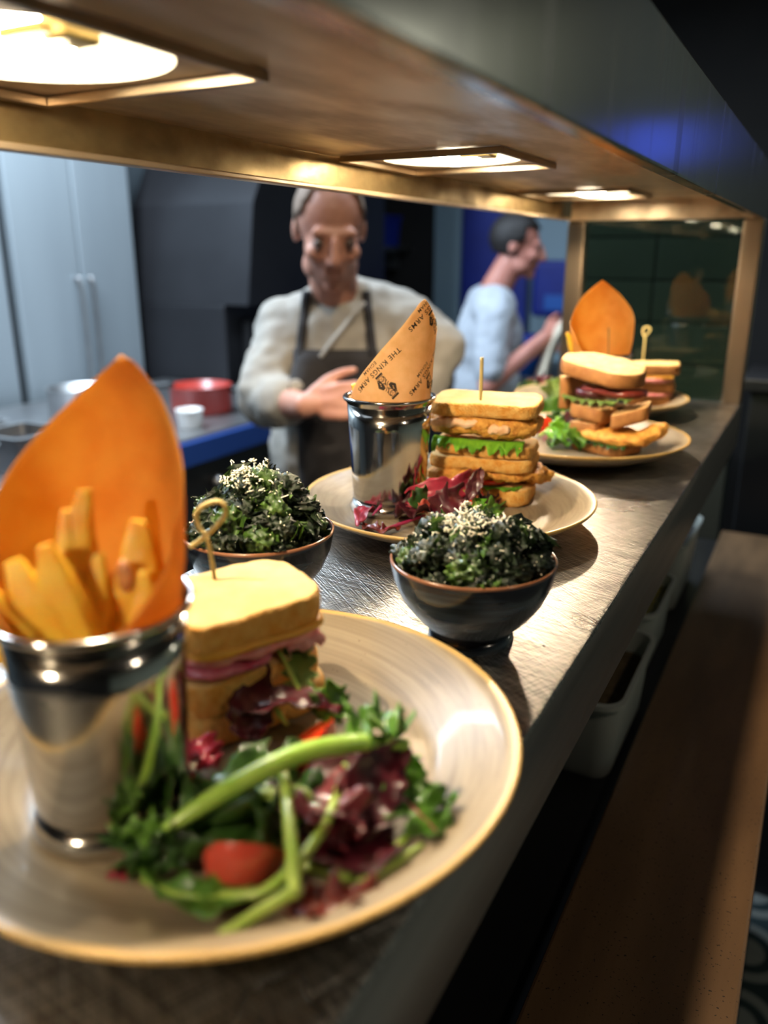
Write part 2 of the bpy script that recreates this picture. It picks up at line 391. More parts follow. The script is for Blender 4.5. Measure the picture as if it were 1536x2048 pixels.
def make_plate_mat():
    """stoneware glaze: warm grey with fine turning rings, small flecks, amber rim line (all by radius)"""
    m = bpy.data.materials.new('stoneware_glaze'); m.use_nodes = True
    nt = m.node_tree; N = nt.nodes; L = nt.links; b = N['Principled BSDF']
    b.inputs['Roughness'].default_value = 0.36; b.inputs['Coat Weight'].default_value = 0.06; b.inputs['Specular IOR Level'].default_value = 0.3
    tc = N.new('ShaderNodeTexCoord'); sp = N.new('ShaderNodeSeparateXYZ'); cb = N.new('ShaderNodeCombineXYZ')
    L.new(tc.outputs['Object'], sp.inputs[0]); L.new(sp.outputs[0], cb.inputs[0]); L.new(sp.outputs[1], cb.inputs[1])
    ln = N.new('ShaderNodeVectorMath'); ln.operation = 'LENGTH'; L.new(cb.outputs[0], ln.inputs[0])
    rv = N.new('ShaderNodeCombineXYZ'); L.new(ln.outputs['Value'], rv.inputs[0])
    ang = N.new('ShaderNodeVectorMath'); ang.operation = 'SCALE'; ang.inputs['Scale'].default_value = 0.10
    L.new(tc.outputs['Object'], ang.inputs[0])
    ad = N.new('ShaderNodeVectorMath'); ad.operation = 'ADD'; L.new(rv.outputs[0], ad.inputs[0]); L.new(ang.outputs[0], ad.inputs[1])
    nz = N.new('ShaderNodeTexNoise'); nz.inputs['Scale'].default_value = 260; nz.inputs['Detail'].default_value = 4
    L.new(ad.outputs[0], nz.inputs['Vector'])
    rp = N.new('ShaderNodeValToRGB'); e = rp.color_ramp.elements
    e[0].position = 0.32; e[0].color = (0.215, 0.165, 0.108, 1); e[1].position = 0.6; e[1].color = (0.315, 0.252, 0.168, 1)
    L.new(nz.outputs['Fac'], rp.inputs['Fac'])
    # flecks
    vo = N.new('ShaderNodeTexNoise'); vo.inputs['Scale'].default_value = 420; vo.inputs['Detail'].default_value = 1
    L.new(tc.outputs['Object'], vo.inputs['Vector'])
    fr = N.new('ShaderNodeMapRange'); fr.inputs[1].default_value = 0.74; fr.inputs[2].default_value = 0.78
    L.new(vo.outputs['Fac'], fr.inputs[0])
    m1 = N.new('ShaderNodeMix'); m1.data_type = 'RGBA'; m1.inputs[7].default_value = (0.16, 0.11, 0.07, 1)
    L.new(fr.outputs[0], m1.inputs[0]); L.new(rp.outputs[0], m1.inputs[6])
    # rim line
    n2 = N.new('ShaderNodeTexNoise'); n2.inputs['Scale'].default_value = 45; L.new(tc.outputs['Object'], n2.inputs['Vector'])
    a2 = N.new('ShaderNodeMath'); a2.operation = 'MULTIPLY_ADD'; a2.inputs[1].default_value = 0.003
    L.new(n2.outputs['Fac'], a2.inputs[0]); L.new(ln.outputs['Value'], a2.inputs[2])
    r2 = N.new('ShaderNodeMapRange'); r2.inputs[1].default_value = 0.1325; r2.inputs[2].default_value = 0.1345
    L.new(a2.outputs[0], r2.inputs[0])
    m2 = N.new('ShaderNodeMix'); m2.data_type = 'RGBA'; m2.inputs[7].default_value = (0.56, 0.36, 0.12, 1)
    L.new(r2.outputs[0], m2.inputs[0]); L.new(m1.outputs[2], m2.inputs[6])
    L.new(m2.outputs[2], b.inputs['Base Color'])
    bp = N.new('ShaderNodeBump'); bp.inputs['Strength'].default_value = 0.15; bp.inputs['Distance'].default_value = 0.0008
    L.new(nz.outputs['Fac'], bp.inputs['Height']); L.new(bp.outputs[0], b.inputs['Normal'])
    return m
M['plate'] = make_plate_mat()

def make_bowl_mat():
    m = bpy.data.materials.new('midnight_glaze'); m.use_nodes = True
    nt = m.node_tree; N = nt.nodes; L = nt.links; b = N['Principled BSDF']
    b.inputs['Roughness'].default_value = 0.2; b.inputs['Coat Weight'].default_value = 0.4
    tc = N.new('ShaderNodeTexCoord'); mp = N.new('ShaderNodeMapping'); mp.inputs['Scale'].default_value = (8, 8, 90)
    L.new(tc.outputs['Object'], mp.inputs[0])
    nz = N.new('ShaderNodeTexNoise'); nz.inputs['Scale'].default_value = 1.6; nz.inputs['Detail'].default_value = 5
    L.new(mp.outputs[0], nz.inputs['Vector'])
    rp = N.new('ShaderNodeValToRGB'); e = rp.color_ramp.elements
    e[0].position = 0.42; e[0].color = (0.010, 0.012, 0.020, 1); e[1].position = 0.72; e[1].color = (0.05, 0.085, 0.12, 1)
    L.new(nz.outputs['Fac'], rp.inputs['Fac'])
    sp = N.new('ShaderNodeSeparateXYZ'); L.new(tc.outputs['Object'], sp.inputs[0])
    r2 = N.new('ShaderNodeMapRange'); r2.inputs[1].default_value = 0.0548; r2.inputs[2].default_value = 0.0562
    L.new(sp.outputs[2], r2.inputs[0])
    m2 = N.new('ShaderNodeMix'); m2.data_type = 'RGBA'; m2.inputs[7].default_value = (0.23, 0.10, 0.05, 1)
    L.new(r2.outputs[0], m2.inputs[0]); L.new(rp.outputs[0], m2.inputs[6]); L.new(m2.outputs[2], b.inputs['Base Color'])
    return m
M['bowl'] = make_bowl_mat()

def make_tile_mat():
    """encaustic floor tile: pale rings and petals on teal, one motif per 0.2 m tile"""
    m = bpy.data.materials.new('patterned_floor_tile'); m.use_nodes = True
    nt = m.node_tree; N = nt.nodes; L = nt.links; b = N['Principled BSDF']; b.inputs['Roughness'].default_value = 0.5
    tc = N.new('ShaderNodeTexCoord')
    def ring(cx, cy, r, w):
        s = N.new('ShaderNodeVectorMath'); s.operation = 'DISTANCE'; s.inputs[1].default_value = (cx, cy, 0)
        q = N.new('ShaderNodeVectorMath'); q.operation = 'MULTIPLY'; q.inputs[1].default_value = (1, 1, 0)
        L.new(tc.outputs['Object'], q.inputs[0]); L.new(q.outputs[0], s.inputs[0])
        a = N.new('ShaderNodeMath'); a.operation = 'SUBTRACT'; a.inputs[1].default_value = r; L.new(s.outputs['Value'], a.inputs[0])
        a2 = N.new('ShaderNodeMath'); a2.operation = 'ABSOLUTE'; L.new(a.outputs[0], a2.inputs[0])
        a3 = N.new('ShaderNodeMath'); a3.operation = 'LESS_THAN'; a3.inputs[1].default_value = w; L.new(a2.outputs[0], a3.inputs[0])
        return a3.outputs[0]
    acc = None
    for args in [(0, 0, 0.03, 0.012), (0.1, 0.1, 0.075, 0.012), (-0.1, 0.1, 0.075, 0.012), (0.1, -0.1, 0.075, 0.012), (-0.1, -0.1, 0.075, 0.012),
                 (0.1, 0.1, 0.02, 0.02), (-0.1, 0.1, 0.02, 0.02), (0.1, -0.1, 0.02, 0.02), (-0.1, -0.1, 0.02, 0.02)]:
        r = ring(*args)
        if acc is None: acc = r
        else:
            x = N.new('ShaderNodeMath'); x.operation = 'MAXIMUM'; L.new(acc, x.inputs[0]); L.new(r, x.inputs[1]); acc = x.outputs[0]
    mx = N.new('ShaderNodeMix'); mx.data_type = 'RGBA'
    mx.inputs[6].default_value = (0.05, 0.085, 0.095, 1); mx.inputs[7].default_value = (0.42, 0.46, 0.44, 1)
    L.new(acc, mx.inputs[0]); L.new(mx.outputs[2], b.inputs['Base Color'])
    return m
M['floor_tile'] = make_tile_mat()

def make_glass():
    m = bpy.data.materials.new('dark_green_glass'); m.use_nodes = True
    nt = m.node_tree; N = nt.nodes; L = nt.links
    N.remove(N['Principled BSDF'])
    t = N.new('ShaderNodeBsdfTransparent'); t.inputs[0].default_value = (0.62, 0.72, 0.66, 1)
    g = N.new('ShaderNodeBsdfGlossy'); g.inputs['Roughness'].default_value = 0.03; g.inputs[0].default_value = (0.9, 0.9, 0.9, 1)
    f = N.new('ShaderNodeFresnel'); f.inputs[0].default_value = 1.5
    mx = N.new('ShaderNodeMixShader'); L.new(f.outputs[0], mx.inputs[0]); L.new(t.outputs[0], mx.inputs[1]); L.new(g.outputs[0], mx.inputs[2])
    L.new(mx.outputs[0], N['Material Output'].inputs['Surface'])
    return m
M['glass'] = make_glass()

def emit_mat(name, c, s):
    m = bpy.data.materials.new(name); m.use_nodes = True
    b = m.node_tree.nodes['Principled BSDF']
    b.inputs['Base Color'].default_value = (*c, 1); b.inputs['Emission Color'].default_value = (*c, 1); b.inputs['Emission Strength'].default_value = s
    return m
M['bulb'] = emit_mat('lit_bulb', (1.0, 0.86, 0.62), 55)
M['tube'] = emit_mat('lit_ceiling_panel', (0.8, 0.9, 1.0), 1.5)

# ------------------------------------------------------------------ the room
X0, X1, Y0, Y1, ZT = -2.7, 2.6, -1.6, 4.7, 2.72
flo = struct(mesh('floor', *box(X0, X1, Y0, Y1, -0.1, -0.012), M['grout'], smooth=False))
struct(mesh('ceiling', *box(X0, X1, Y0, Y1, ZT, ZT + 0.1), M['ceil'], smooth=False))
struct(mesh('wall_left', *box(X0 - 0.1, X0, Y0, Y1, -0.1, ZT), M['wall_k'], smooth=False))
struct(mesh('wall_back', *box(X0, -1.22, Y1, Y1 + 0.1, -0.1, ZT), M['wall_pale'], smooth=False))
struct(mesh('wall_reflector', *box(0.5, X1, Y1 - 0.02, Y1, -0.1, ZT), M['wall_sage'], smooth=False))  # unseen pale panelling added for the hood face to reflect
struct(mesh('wall_bar', *box(-1.22, X1, Y1, Y1 + 0.1, -0.1, ZT), M['wall_dark'], smooth=False))
struct(mesh('wall_right', *box(X1, X1 + 0.1, Y0, Y1, -0.1, ZT), M['wall_sage'], smooth=False))
struct(mesh('wall_front', *box(X0, X1, Y0 - 0.1, Y0, -0.1, ZT), M['wall_dark'], smooth=False))
# patterned floor tiles where the customer floor shows
tile0 = mesh('tile', *box(-0.099, 0.099, -0.099, 0.099, -0.012, 0.0, 0.0012), M['floor_tile'], flo, smooth=False)
first = True
for i in range(5):
    for j in range(9):
        o = tile0 if first else tile0.copy()
        if not first: C.objects.link(o)
        first = False
        o.location = (0.14 + 0.2 * i, 0.35 + 0.2 * j, 0)

# dark tiled end partition beyond the glass screen
part = struct(mesh('wall_tiled', *box(-0.60, -0.17, 2.12, 2.22, 0.0, 1.66), M['grout_dark'], smooth=False))
t0 = mesh('tile', *box(-0.098, 0.098, -0.008, 0.0, -0.048, 0.048, 0.002), M['tile_green'], part, smooth=False)
first = True
for r in range(6):
    for k in range(2):
        o = t0 if first else t0.copy()
        if not first: C.objects.link(o)
        first = False
        o.location = (-0.485 + 0.2 * k, 2.12, 1.08 + 0.1 * r)

# ------------------------------------------------------------------ the pass: gantry, shelf, posts
EX = -0.108          # customer-side edge of shelf and hood
WX = -0.422          # kitchen-side edge
YE = 1.50
YS = -0.75
HB = CAM_Z + 0.053   # bottom lip of the hood
HT = CAM_Z + 0.1316
hood = thing('heated_gantry', 'long grimy steel heat-lamp gantry hood running above the pass shelf', 'gantry', (0, 0, 0))
mesh('front_panel', *box(EX - 0.012, EX, YS, YE, HB, HT, 0.002), M['hood_face'], hood, smooth=False)
mesh('top_panel', *box(WX, EX - 0.012, YS, YE, HT - 0.008, HT - 0.001), M['hood_face'], hood, smooth=False)
mesh('rear_flange', *box(WX - 0.004, WX, YS, YE, HB + 0.004, HT - 0.001, 0.001), M['flange'], hood, smooth=False)
mesh('flange_lip', *box(WX, WX + 0.012, YS, YE, HB + 0.002, HB + 0.006, 0.001), M['hood_under'], hood, smooth=False)
mesh('end_flange', *box(WX + 0.012, EX - 0.012, YE - 0.055, YE - 0.05, HB + 0.002, HT - 0.009), M['hood_under'], hood, smooth=False)
mesh('end_lip', *box(WX + 0.012, EX - 0.012, YE - 0.05, YE, HB + 0.002, HB + 0.007, 0.001), M['hood_under'], hood, smooth=False)
mesh('rivet', *join([blob((EX - 0.03 - 0.012 * k, YE - 0.02, HB + 0.002), (0.003, 0.003, 0.002), sub=1) for k in (0, 1)]), M['post'], hood)

LAMPS_Y = [-0.2, 0.285, 0.765, 1.25]
RAP = 0.066
def under_panel():
    V, F = [], []
    def quad(x0, x1, y0, y1):
        k = len(V); V.extend([(x0, y0, UNDER_Z), (x1, y0, UNDER_Z), (x1, y1, UNDER_Z), (x0, y1, UNDER_Z)]); F.append((k, k + 1, k + 2, k + 3))
    s = 0.074
    ys = YS
    for ly in LAMPS_Y:
        quad(WX, EX - 0.012, ys, ly - s)
        quad(WX, LAMP_X - s, ly - s, ly + s)
        quad(LAMP_X + s, EX - 0.012, ly - s, ly + s)
        n = 40; k = len(V)
        for i in range(n):
            a = 2 * PI * i / n; c_, s_ = math.cos(a), math.sin(a); q = s / max(abs(c_), abs(s_))
            V.append((LAMP_X + c_ * RAP, ly + s_ * RAP, UNDER_Z)); V.append((LAMP_X + c_ * q, ly + s_ * q, UNDER_Z))
        for i in range(n):
            j = (i + 1) % n
            F.append((k + 2 * i, k + 2 * j, k + 2 * j + 1, k + 2 * i + 1))
        ys = ly + s
    quad(WX, EX - 0.012, ys, YE - 0.055)
    return V, F
mesh('underside', *under_panel(), M['hood_under'], hood, smooth=False)

lamp_labels = {0.285: 'glaring heat lamp at the top left, nearest the viewer in the gantry',
               0.765: 'square-framed heat lamp above the kraft cone, middle of the gantry underside',
               1.25: 'farthest heat lamp in the gantry underside, near the end posts',
               -0.2: 'assumed heat lamp in the gantry just behind the viewer, out of view'}  # assumed lamp, never in view, following the spacing of the others
POWER = dict(HEAT_SPOTS)
for ly in LAMPS_Y:
    lp = thing('heat_lamp', lamp_labels[ly], 'lamp', (LAMP_X, ly, UNDER_Z), 0, 'heat lamps in the gantry')
    s = 0.078
    fr = []
    for (x0, x1, y0, y1) in ((-s, s, -s, -s + 0.004), (-s, s, s - 0.004, s), (-s, -s + 0.004, -s + 0.004, s - 0.004), (s - 0.004, s, -s + 0.004, s - 0.004)):
        fr.append(box(x0, x1, y0, y1, -0.006, -0.0005, 0.0008))
    mesh('frame', *join(fr), M['post'], lp, smooth=False)
    rv, rf_ = lathe([(RAP, 0.0), (RAP * 0.99, 0.010), (RAP * 0.9, 0.022), (RAP * 0.6, 0.032), (RAP * 0.25, 0.034), (0.0001, 0.034)], 40)
    mesh('reflector', rv, [f for f in rf_ if len(f) == 4], M['cup_inner'], lp)
    mesh('bulb', *blob((0.008, -0.006, 0.006), (0.026, 0.020, 0.013), sub=3), M['bulb'], lp)
    mesh('holder', *join([box(0.028, 0.044, -0.016, 0.004, -0.001, 0.014, 0.002), box(0.020, 0.046, -0.030, -0.024, -0.002, 0.002, 0.0005)]), M['brass'], lp, smooth=False)
    ls = light('heat_lamp_light', 'SPOT', (LAMP_X + 0.005, ly - 0.008, UNDER_Z - 0.004), POWER.get(ly, 1), WARM, 0.009)
    ls.data.spot_size = math.radians(158); ls.data.spot_blend = 0.35

shelf = thing('pass_shelf', 'long brushed steel pass shelf carrying the plates of sandwiches', 'shelf', (0, 0, SHELF))
sv, sf = box(WX, EX, YS, YE, -0.075, 0.0, 0.003)
def top_face(f): return all(sv[i][2] > -0.0032 for i in f)
mesh('top', sv, sf, [M['shelf'], M['shelf_front']], shelf, smooth=True, auto=40, fm=[0 if top_face(f) else 1 for f in sf])

post_m = box(0, 0.031, 0, 0.03, 0, HB - SHELF + 0.002, 0.003)
for x, lab in ((-0.139, 'right-hand steel end post standing on the shelf edge under the gantry'), (-0.4215, 'left-hand steel end post on the kitchen side of the glass screen')):
    p = mesh('end_post', *post_m, M['post'], None, smooth=False, loc=(x, 1.465, SHELF))
    tag(p, lab, 'post', 'posts at the far end of the gantry')
gl = mesh('glass_screen', *box(-0.39, -0.139, 1.478, 1.484, SHELF + 0.001, HB + 0.002), M['glass'], None, smooth=False)
tag(gl, 'dark greenish glass end screen between the two steel posts', 'glass panel')

# timber customer counter and the dark under-shelf with tubs
WZ = CAM_Z - 0.55
cnt = thing('timber_counter', 'worn brown timber customer counter below the steel shelf', 'counter', (0, 0, 0))
mesh('worktop', *box(-0.132, 0.0155, YS, 1.75, WZ - 0.045, WZ, 0.003), M['wood'], cnt, smooth=False)
mesh('front_board', *box(-0.11, -0.01, YS, 1.75, 0.0, WZ - 0.045), M['black'], cnt, smooth=False)
us = thing('under_shelf', 'dark steel under-shelf in the gap below the pass', 'shelf', (0, 0, 0))
mesh('deck', *box(-0.46, -0.134, YS, 1.75, WZ - 0.05, WZ - 0.025), M['dark_app'], us, smooth=False)
mesh('back_panel', *box(WX - 0.02, WX, YS, 1.75, WZ - 0.025, SHELF - 0.076), M['black'], us, smooth=False)

def rrect(w, d, r, n=6):
    P = []
    for cx, cy, a0 in ((w - r, d - r, 0), (-w + r, d - r, 90), (-w + r, -d + r, 180), (w - r, -d + r, 270)):
        for i in range(n + 1):
            a = math.radians(a0 + 90 * i / n); P.append((cx + r * math.cos(a), cy + r * math.sin(a)))
    return P

def loft(rings, cap0=True, cap1=True):
    n = len(rings[0]); V = [p for r in rings for p in r]; F = []
    for j in range(len(rings) - 1):
        for i in range(n): F.append((j * n + i, j * n + (i + 1) % n, (j + 1) * n + (i + 1) % n, (j + 1) * n + i))
    if cap0: F.append(list(range(n))[::-1])
    if cap1: F.append([(len(rings) - 1) * n + i for i in range(n)])
    return V, F

def tub(loc, w, d, h, content, label, fill, rotz=0):
    t = thing('storage_tub', label, 'tub', loc, rotz, 'tubs on the under-shelf')
    R = lambda s, z, r=0.025: [(x, y, z) for x, y in rrect(w * s, d * s, r * s)]
    mesh('body', *loft([R(0.86, 0.0), R(0.90, 0.01), R(0.98, h - 0.008), R(1.04, h - 0.006), R(1.04, h), R(0.97, h), R(0.95, h - 0.01), R(0.86, 0.006)]), M['tub'], t, smooth=True, auto=50)
    mesh('contents', *loft([R(0.86, 0.008), R(0.87 + 0.07 * fill, h * fill)]), content, t, smooth=False)
    return t
UZ = WZ - 0.025
tub((-0.213, 0.905, UZ), 0.075, 0.105, 0.105, M['stew'], 'open white plastic tub of brown seasoning on the under-shelf', 0.72)
tub((-0.225, 1.16, UZ), 0.075, 0.09, 0.10, M['mustard'], 'clear tub of yellow-green relish behind the white tub', 0.8)
tub((-0.225, 1.42, UZ), 0.075, 0.10, 0.12, M['black'], 'dark filled tub farthest back on the under-shelf', 0.85)

# dark till station and pale pillar past the counter end
ts = thing('till_station', 'black till cabinet in shadow beyond the end of the timber counter', 'cabinet', (0, 0, 0))
mesh('cabinet', *box(-0.12, 0.5, 1.85, 2.1, 0, 1.22, 0.004), M['black'], ts, smooth=False)
mesh('ledge', *box(-0.14, 0.52, 1.83, 2.1, 1.22, 1.245, 0.003), M['dark_app'], ts, smooth=False)
mesh('kick_board', *box(-0.10, 0.48, 1.845, 1.85, 0, 0.1), M['dark_app'], ts, smooth=False)
pl = mesh('pillar', *box(0.35, 0.6, 2.6, 2.85, 0, ZT, 0.01), mat('grey_pillar', (0.07, 0.08, 0.08), None, rough=0.6), None, smooth=False)
struct(pl); pl.name = 'trim_1'

# ------------------------------------------------------------------ tableware
def plate(loc, label):
    prof = [(0.0001, 0.0), (0.05, 0.0), (0.062, 0.0005), (0.068, 0.0030), (0.092, 0.0042), (0.112, 0.0116), (0.128, 0.0195), (0.1345, 0.0238),
            (0.1357, 0.0252), (0.1354, 0.0266), (0.1340, 0.0268), (0.126, 0.0235), (0.112, 0.0154), (0.100, 0.0098), (0.0955, 0.0080), (0.092, 0.0075), (0.03, 0.0075), (0.0001, 0.0075)]
    p = mesh('plate', *lathe(prof, 96), M['plate'], None, loc=loc)
    return tag(p, label, 'plate', 'stoneware plates on the pass')
PA = Vector((-0.2220, 0.2640, SHELF)); PB = Vector((-0.2908, 0.6733, SHELF)); PC = Vector((-0.2585, 1.000, SHELF)); PDD = Vector((-0.3050, 1.305, SHELF))
plate(PA, 'nearest speckled stoneware plate, under the ham and cheese sandwich')
plate(PB, 'stoneware plate in the middle, under the tall chicken club sandwich')
plate(PC, 'stoneware plate third from the viewer, under the brown bread sandwich')
plate(PDD, 'farthest stoneware plate, against the glass end screen')

def cup(loc, label, s=1.0, hs=1.0):
    prof = [(0.0001, 0.0), (0.0375, 0.0), (0.0385, 0.002), (0.0385, 0.006), (0.0368, 0.0085), (0.0350, 0.011), (0.0353, 0.016), (0.0368, 0.045), (0.0385, 0.080),
            (0.0398, 0.1015), (0.0415, 0.1045), (0.0432, 0.1058), (0.0440, 0.1075), (0.0434, 0.1090), (0.0418, 0.1092), (0.0406, 0.1078), (0.0390, 0.1010), (0.0377, 0.080), (0.0360, 0.045), (0.0343, 0.014), (0.0001, 0.014)]
    prof = [(r, z * hs) for r, z in prof]
    t = thing('chip_cup', label, 'cup', loc, 0, 'steel chip cups')
    mesh('body', *lathe([(r * s, z) for r, z in prof[5:10]] + [(r * s, z) for r, z in prof[16:]], 72), M['steel'], t)
    mesh('foot', *lathe([(r * s, z) for r, z in prof[0:6]] + [(0.0001, 0.011)], 72), M['steel'], t)
    mesh('rolled_rim', *lathe([(r * s, z) for r, z in prof[9:17]], 72, closed=True), M['steel'], t)
    return t
WELL = 0.0076
CA = Vector((-0.2457, 0.2101, SHELF + WELL)); CB = Vector((-0.3465, 0.6595, SHELF + WELL)); CC = Vector((-0.2600, 1.098, SHELF + WELL))
cup(CA, 'large-looking steel chip cup on the nearest plate, reflecting the salad', 0.92, 0.915)
cup(CB, 'steel chip cup on the middle plate in front of the printed kraft cone', 0.985)
cup(CC, 'steel chip cup hidden behind the brown bread sandwich', 0.98)

# ---- kraft paper cones
class Cone:
    def __init__(s, c, R, tip, hmax, prof, flare=0.10, lean=(0, 0)):
        s.c = c; s.R = R; s.tip = tip; s.hmax = hmax; s.prof = prof; s.flare = flare; s.lean = lean
        s.v = TO_CAM; s.u = RT
    def h(s, phi):
        d = math.degrees((phi - s.tip + PI) % (2 * PI) - PI)
        P = s.prof
        for (a, x), (b, y) in zip(P, P[1:]):
            if a <= d <= b: return s.hmax * (x + (y - x) * (d - a) / (b - a))
        return -0.01
    def pos(s, phi, z, off=0.0):
        k = z / 0.085
        r = s.R * (0.895 + (s.flare * k + 0.035 * min(1, k * 5) if k > 0 else 0.20 * k)) + off
        w = min(1.0, max(0.0, z / 0.02))
        r *= 1 + w * (0.012 * math.sin(3 * phi + 1.0) + 0.006 * math.sin(7 * phi + 30 * z))
        p = s.c + s.v * (r * math.cos(phi)) + s.u * (r * math.sin(phi)) + Vector((0, 0, 0.108 + z))
        if z > 0: p += s.u * (s.lean[0] * k * k) + s.v * (s.lean[1] * k * k)
        return p
    def build(s, label, m_, name='paper_cone'):
        NP, NZ = 96, 22
        V, F = [], []
        a0, a1 = s.prof[0][0], s.prof[-1][0]
        for i in range(NP + 1):
            d = math.radians(a0 + (a1 - a0) * i / NP); phi = s.tip + d
            top = s.h(phi)
            for j in range(NZ + 1):
                z = -0.045 + (top + 0.045) * j / NZ
                V.append(s.pos(phi, z, -0.0008 * i / NP))
        for i in range(NP):
            for j in range(NZ):
                k = i * (NZ + 1) + j
                F.append((k, k + NZ + 1, k + NZ + 2, k + 1))
        o = thing(name, label, 'paper cone', s.c, 0, 'kraft paper cones in the chip cups')
        mesh('sheet', [v - s.c for v in V], F, m_, o, solid=0.00035)
        s.o = o
        return o

coneB = Cone(CB, 0.0425, math.radians(37), 0.0885, [(-178, -0.02), (-120, -0.02), (-104, 0.02), (-60, 0.42), (-25, 0.76), (-6, 0.97), (0, 1.0), (5, 0.97), (20, 0.86), (46, 0.70), (80, 0.55), (130, 0.12), (178, -0.03)], 0.06, (0.004, 0))
coneB.build('kraft paper cone printed with black pub name, in the middle cup', M['paper'])
CAR = CA - Vector((0, 0, 0.0092))
coneA = Cone(CAR, 0.0397, math.radians(168), 0.0940, [(-170, -0.1), (-130, 0.02), (-100, 0.20), (-70, 0.46), (-30, 0.80), (-8, 0.97), (0, 1.0), (8, 0.95), (35, 0.78), (70, 0.56), (100, 0.36), (130, 0.12), (150, 0.0), (170, -0.1)], 0.10, (0.0, 0))
coneA.build('large kraft paper cone behind the chunky chips in the nearest cup', M['paper_lit'])
coneC = Cone(CC, 0.0425, math.radians(172), 0.092, [(-170, -0.1), (-120, 0.02), (-85, 0.45), (-45, 0.72), (-10, 0.95), (0, 1.0), (8, 0.95), (40, 0.74), (75, 0.45), (110, 0.30), (140, 0.0), (170, -0.1)], 0.10, (0, 0))
coneC.build('glowing orange kraft paper cone behind the brown bread sandwich', M['paper_lit'])

# ---- printing on the middle cone
TXT = {}
def text_mesh(s, size, offset=0.0):
    key = (s, size)
    if key in TXT: return TXT[key]
    cu = bpy.data.curves.new('lettering', 'FONT'); cu.body = s; cu.size = size; cu.offset = offset; cu.resolution_u = 3
    cu.space_character = 1.12
    o = bpy.data.objects.new('lettering', cu); C.objects.link(o)
    dg = bpy.context.evaluated_depsgraph_get(); dg.update()
    me = bpy.data.meshes.new_from_object(o.evaluated_get(dg))
    V = [Vector((v.co.x, v.co.y)) for v in me.vertices]; F = [list(p.vertices) for p in me.polygons]
    C.objects.unlink(o); bpy.data.objects.remove(o); bpy.data.meshes.remove(me)
    TXT[key] = (V, F)
    return V, F

def ribbon(P, w, closed=False):
    P = [Vector(p) for p in P]; n = len(P); V, F = [], []
    for i, p in enumerate(P):
        a = P[(i - 1) % n] if (closed or i > 0) else p
        b = P[(i + 1) % n] if (closed or i < n - 1) else p
        t = (b - a); t = t.normalized() if t.length > 1e-9 else Vector((1, 0)); s = Vector((-t.y, t.x)) * w / 2
        V += [p + s, p - s]
    for i in range(n if closed else n - 1):
        j = (i + 1) % n
        F.append([2 * i, 2 * i + 1, 2 * j + 1, 2 * j])
    return V, F

def arc(cx, cy, rx, ry, a0, a1, n=12):
    return [(cx + rx * math.cos(math.radians(a0 + (a1 - a0) * i / (n - 1))), cy + ry * math.sin(math.radians(a0 + (a1 - a0) * i / (n - 1)))) for i in range(n)]

def crest():
    """two-headed court figure: crown bar, head, shoulders and filled sleeves, repeated upside down"""
    half = []
    poly = lambda P: (([Vector(p) for p in P]), [list(range(len(P)))])
    half.append(poly([(-0.30, 0.86), (0.34, 0.86), (0.34, 1.0), (-0.30, 1.0)]))
    half.append(poly([(-0.26, 0.80), (0.30, 0.80), (0.30, 0.835), (-0.26, 0.835)]))
    half.append(ribbon(arc(0.02, 0.64, 0.19, 0.19, 140, 400), 0.05))
    half.append(ribbon([(-0.08, 0.68), (-0.03, 0.69)], 0.04)); half.append(ribbon([(0.07, 0.69), (0.12, 0.68)], 0.04))
    half.append(ribbon([(0.02, 0.66), (0.0, 0.60), (0.04, 0.59)], 0.03)); half.append(ribbon([(-0.04, 0.54), (0.08, 0.54)], 0.03))
    half.append(ribbon(arc(-0.17, 0.55, 0.07, 0.16, 90, 270, 8), 0.05)); half.append(ribbon(arc(0.21, 0.55, 0.07, 0.16, 90, -90, 8), 0.05))
    for k in range(3):
        half.append(ribbon([(-0.18 + 0.05 * k, 0.40 - 0.05 * k), (0.02, 0.24 - 0.07 * k), (0.22 - 0.05 * k, 0.40 - 0.05 * k)], 0.035))
    # leaf shaped sleeve, filled with pale ribs left between dark stripes
    for k in range(4):
        s = 1 - 0.22 * k
        half.append(ribbon([(-0.20 - 0.28 * s + 0.10, -0.02), (-0.30 - 0.26 * s, 0.28), (-0.22 - 0.18 * s, 0.55), (-0.30, 0.78 * (0.6 + 0.4 * s)), (-0.16, 0.48), (-0.14 - 0.05 * k, 0.20), (-0.20 - 0.05 * k, -0.02)], 0.055, True))
    half.append(ribbon(arc(-0.34, 0.26, 0.07, 0.13, 0, 330, 10), 0.05, True))
    half.append(ribbon([(-0.05, 0.12), (0.12, 0.30), (0.30, 0.36)], 0.045)); half.append(ribbon([(0.0, 0.02), (0.2, 0.16), (0.32, 0.2)], 0.045))
    out = list(half)
    for v, f in half: out.append(([-p for p in v], f))
    return join(out)

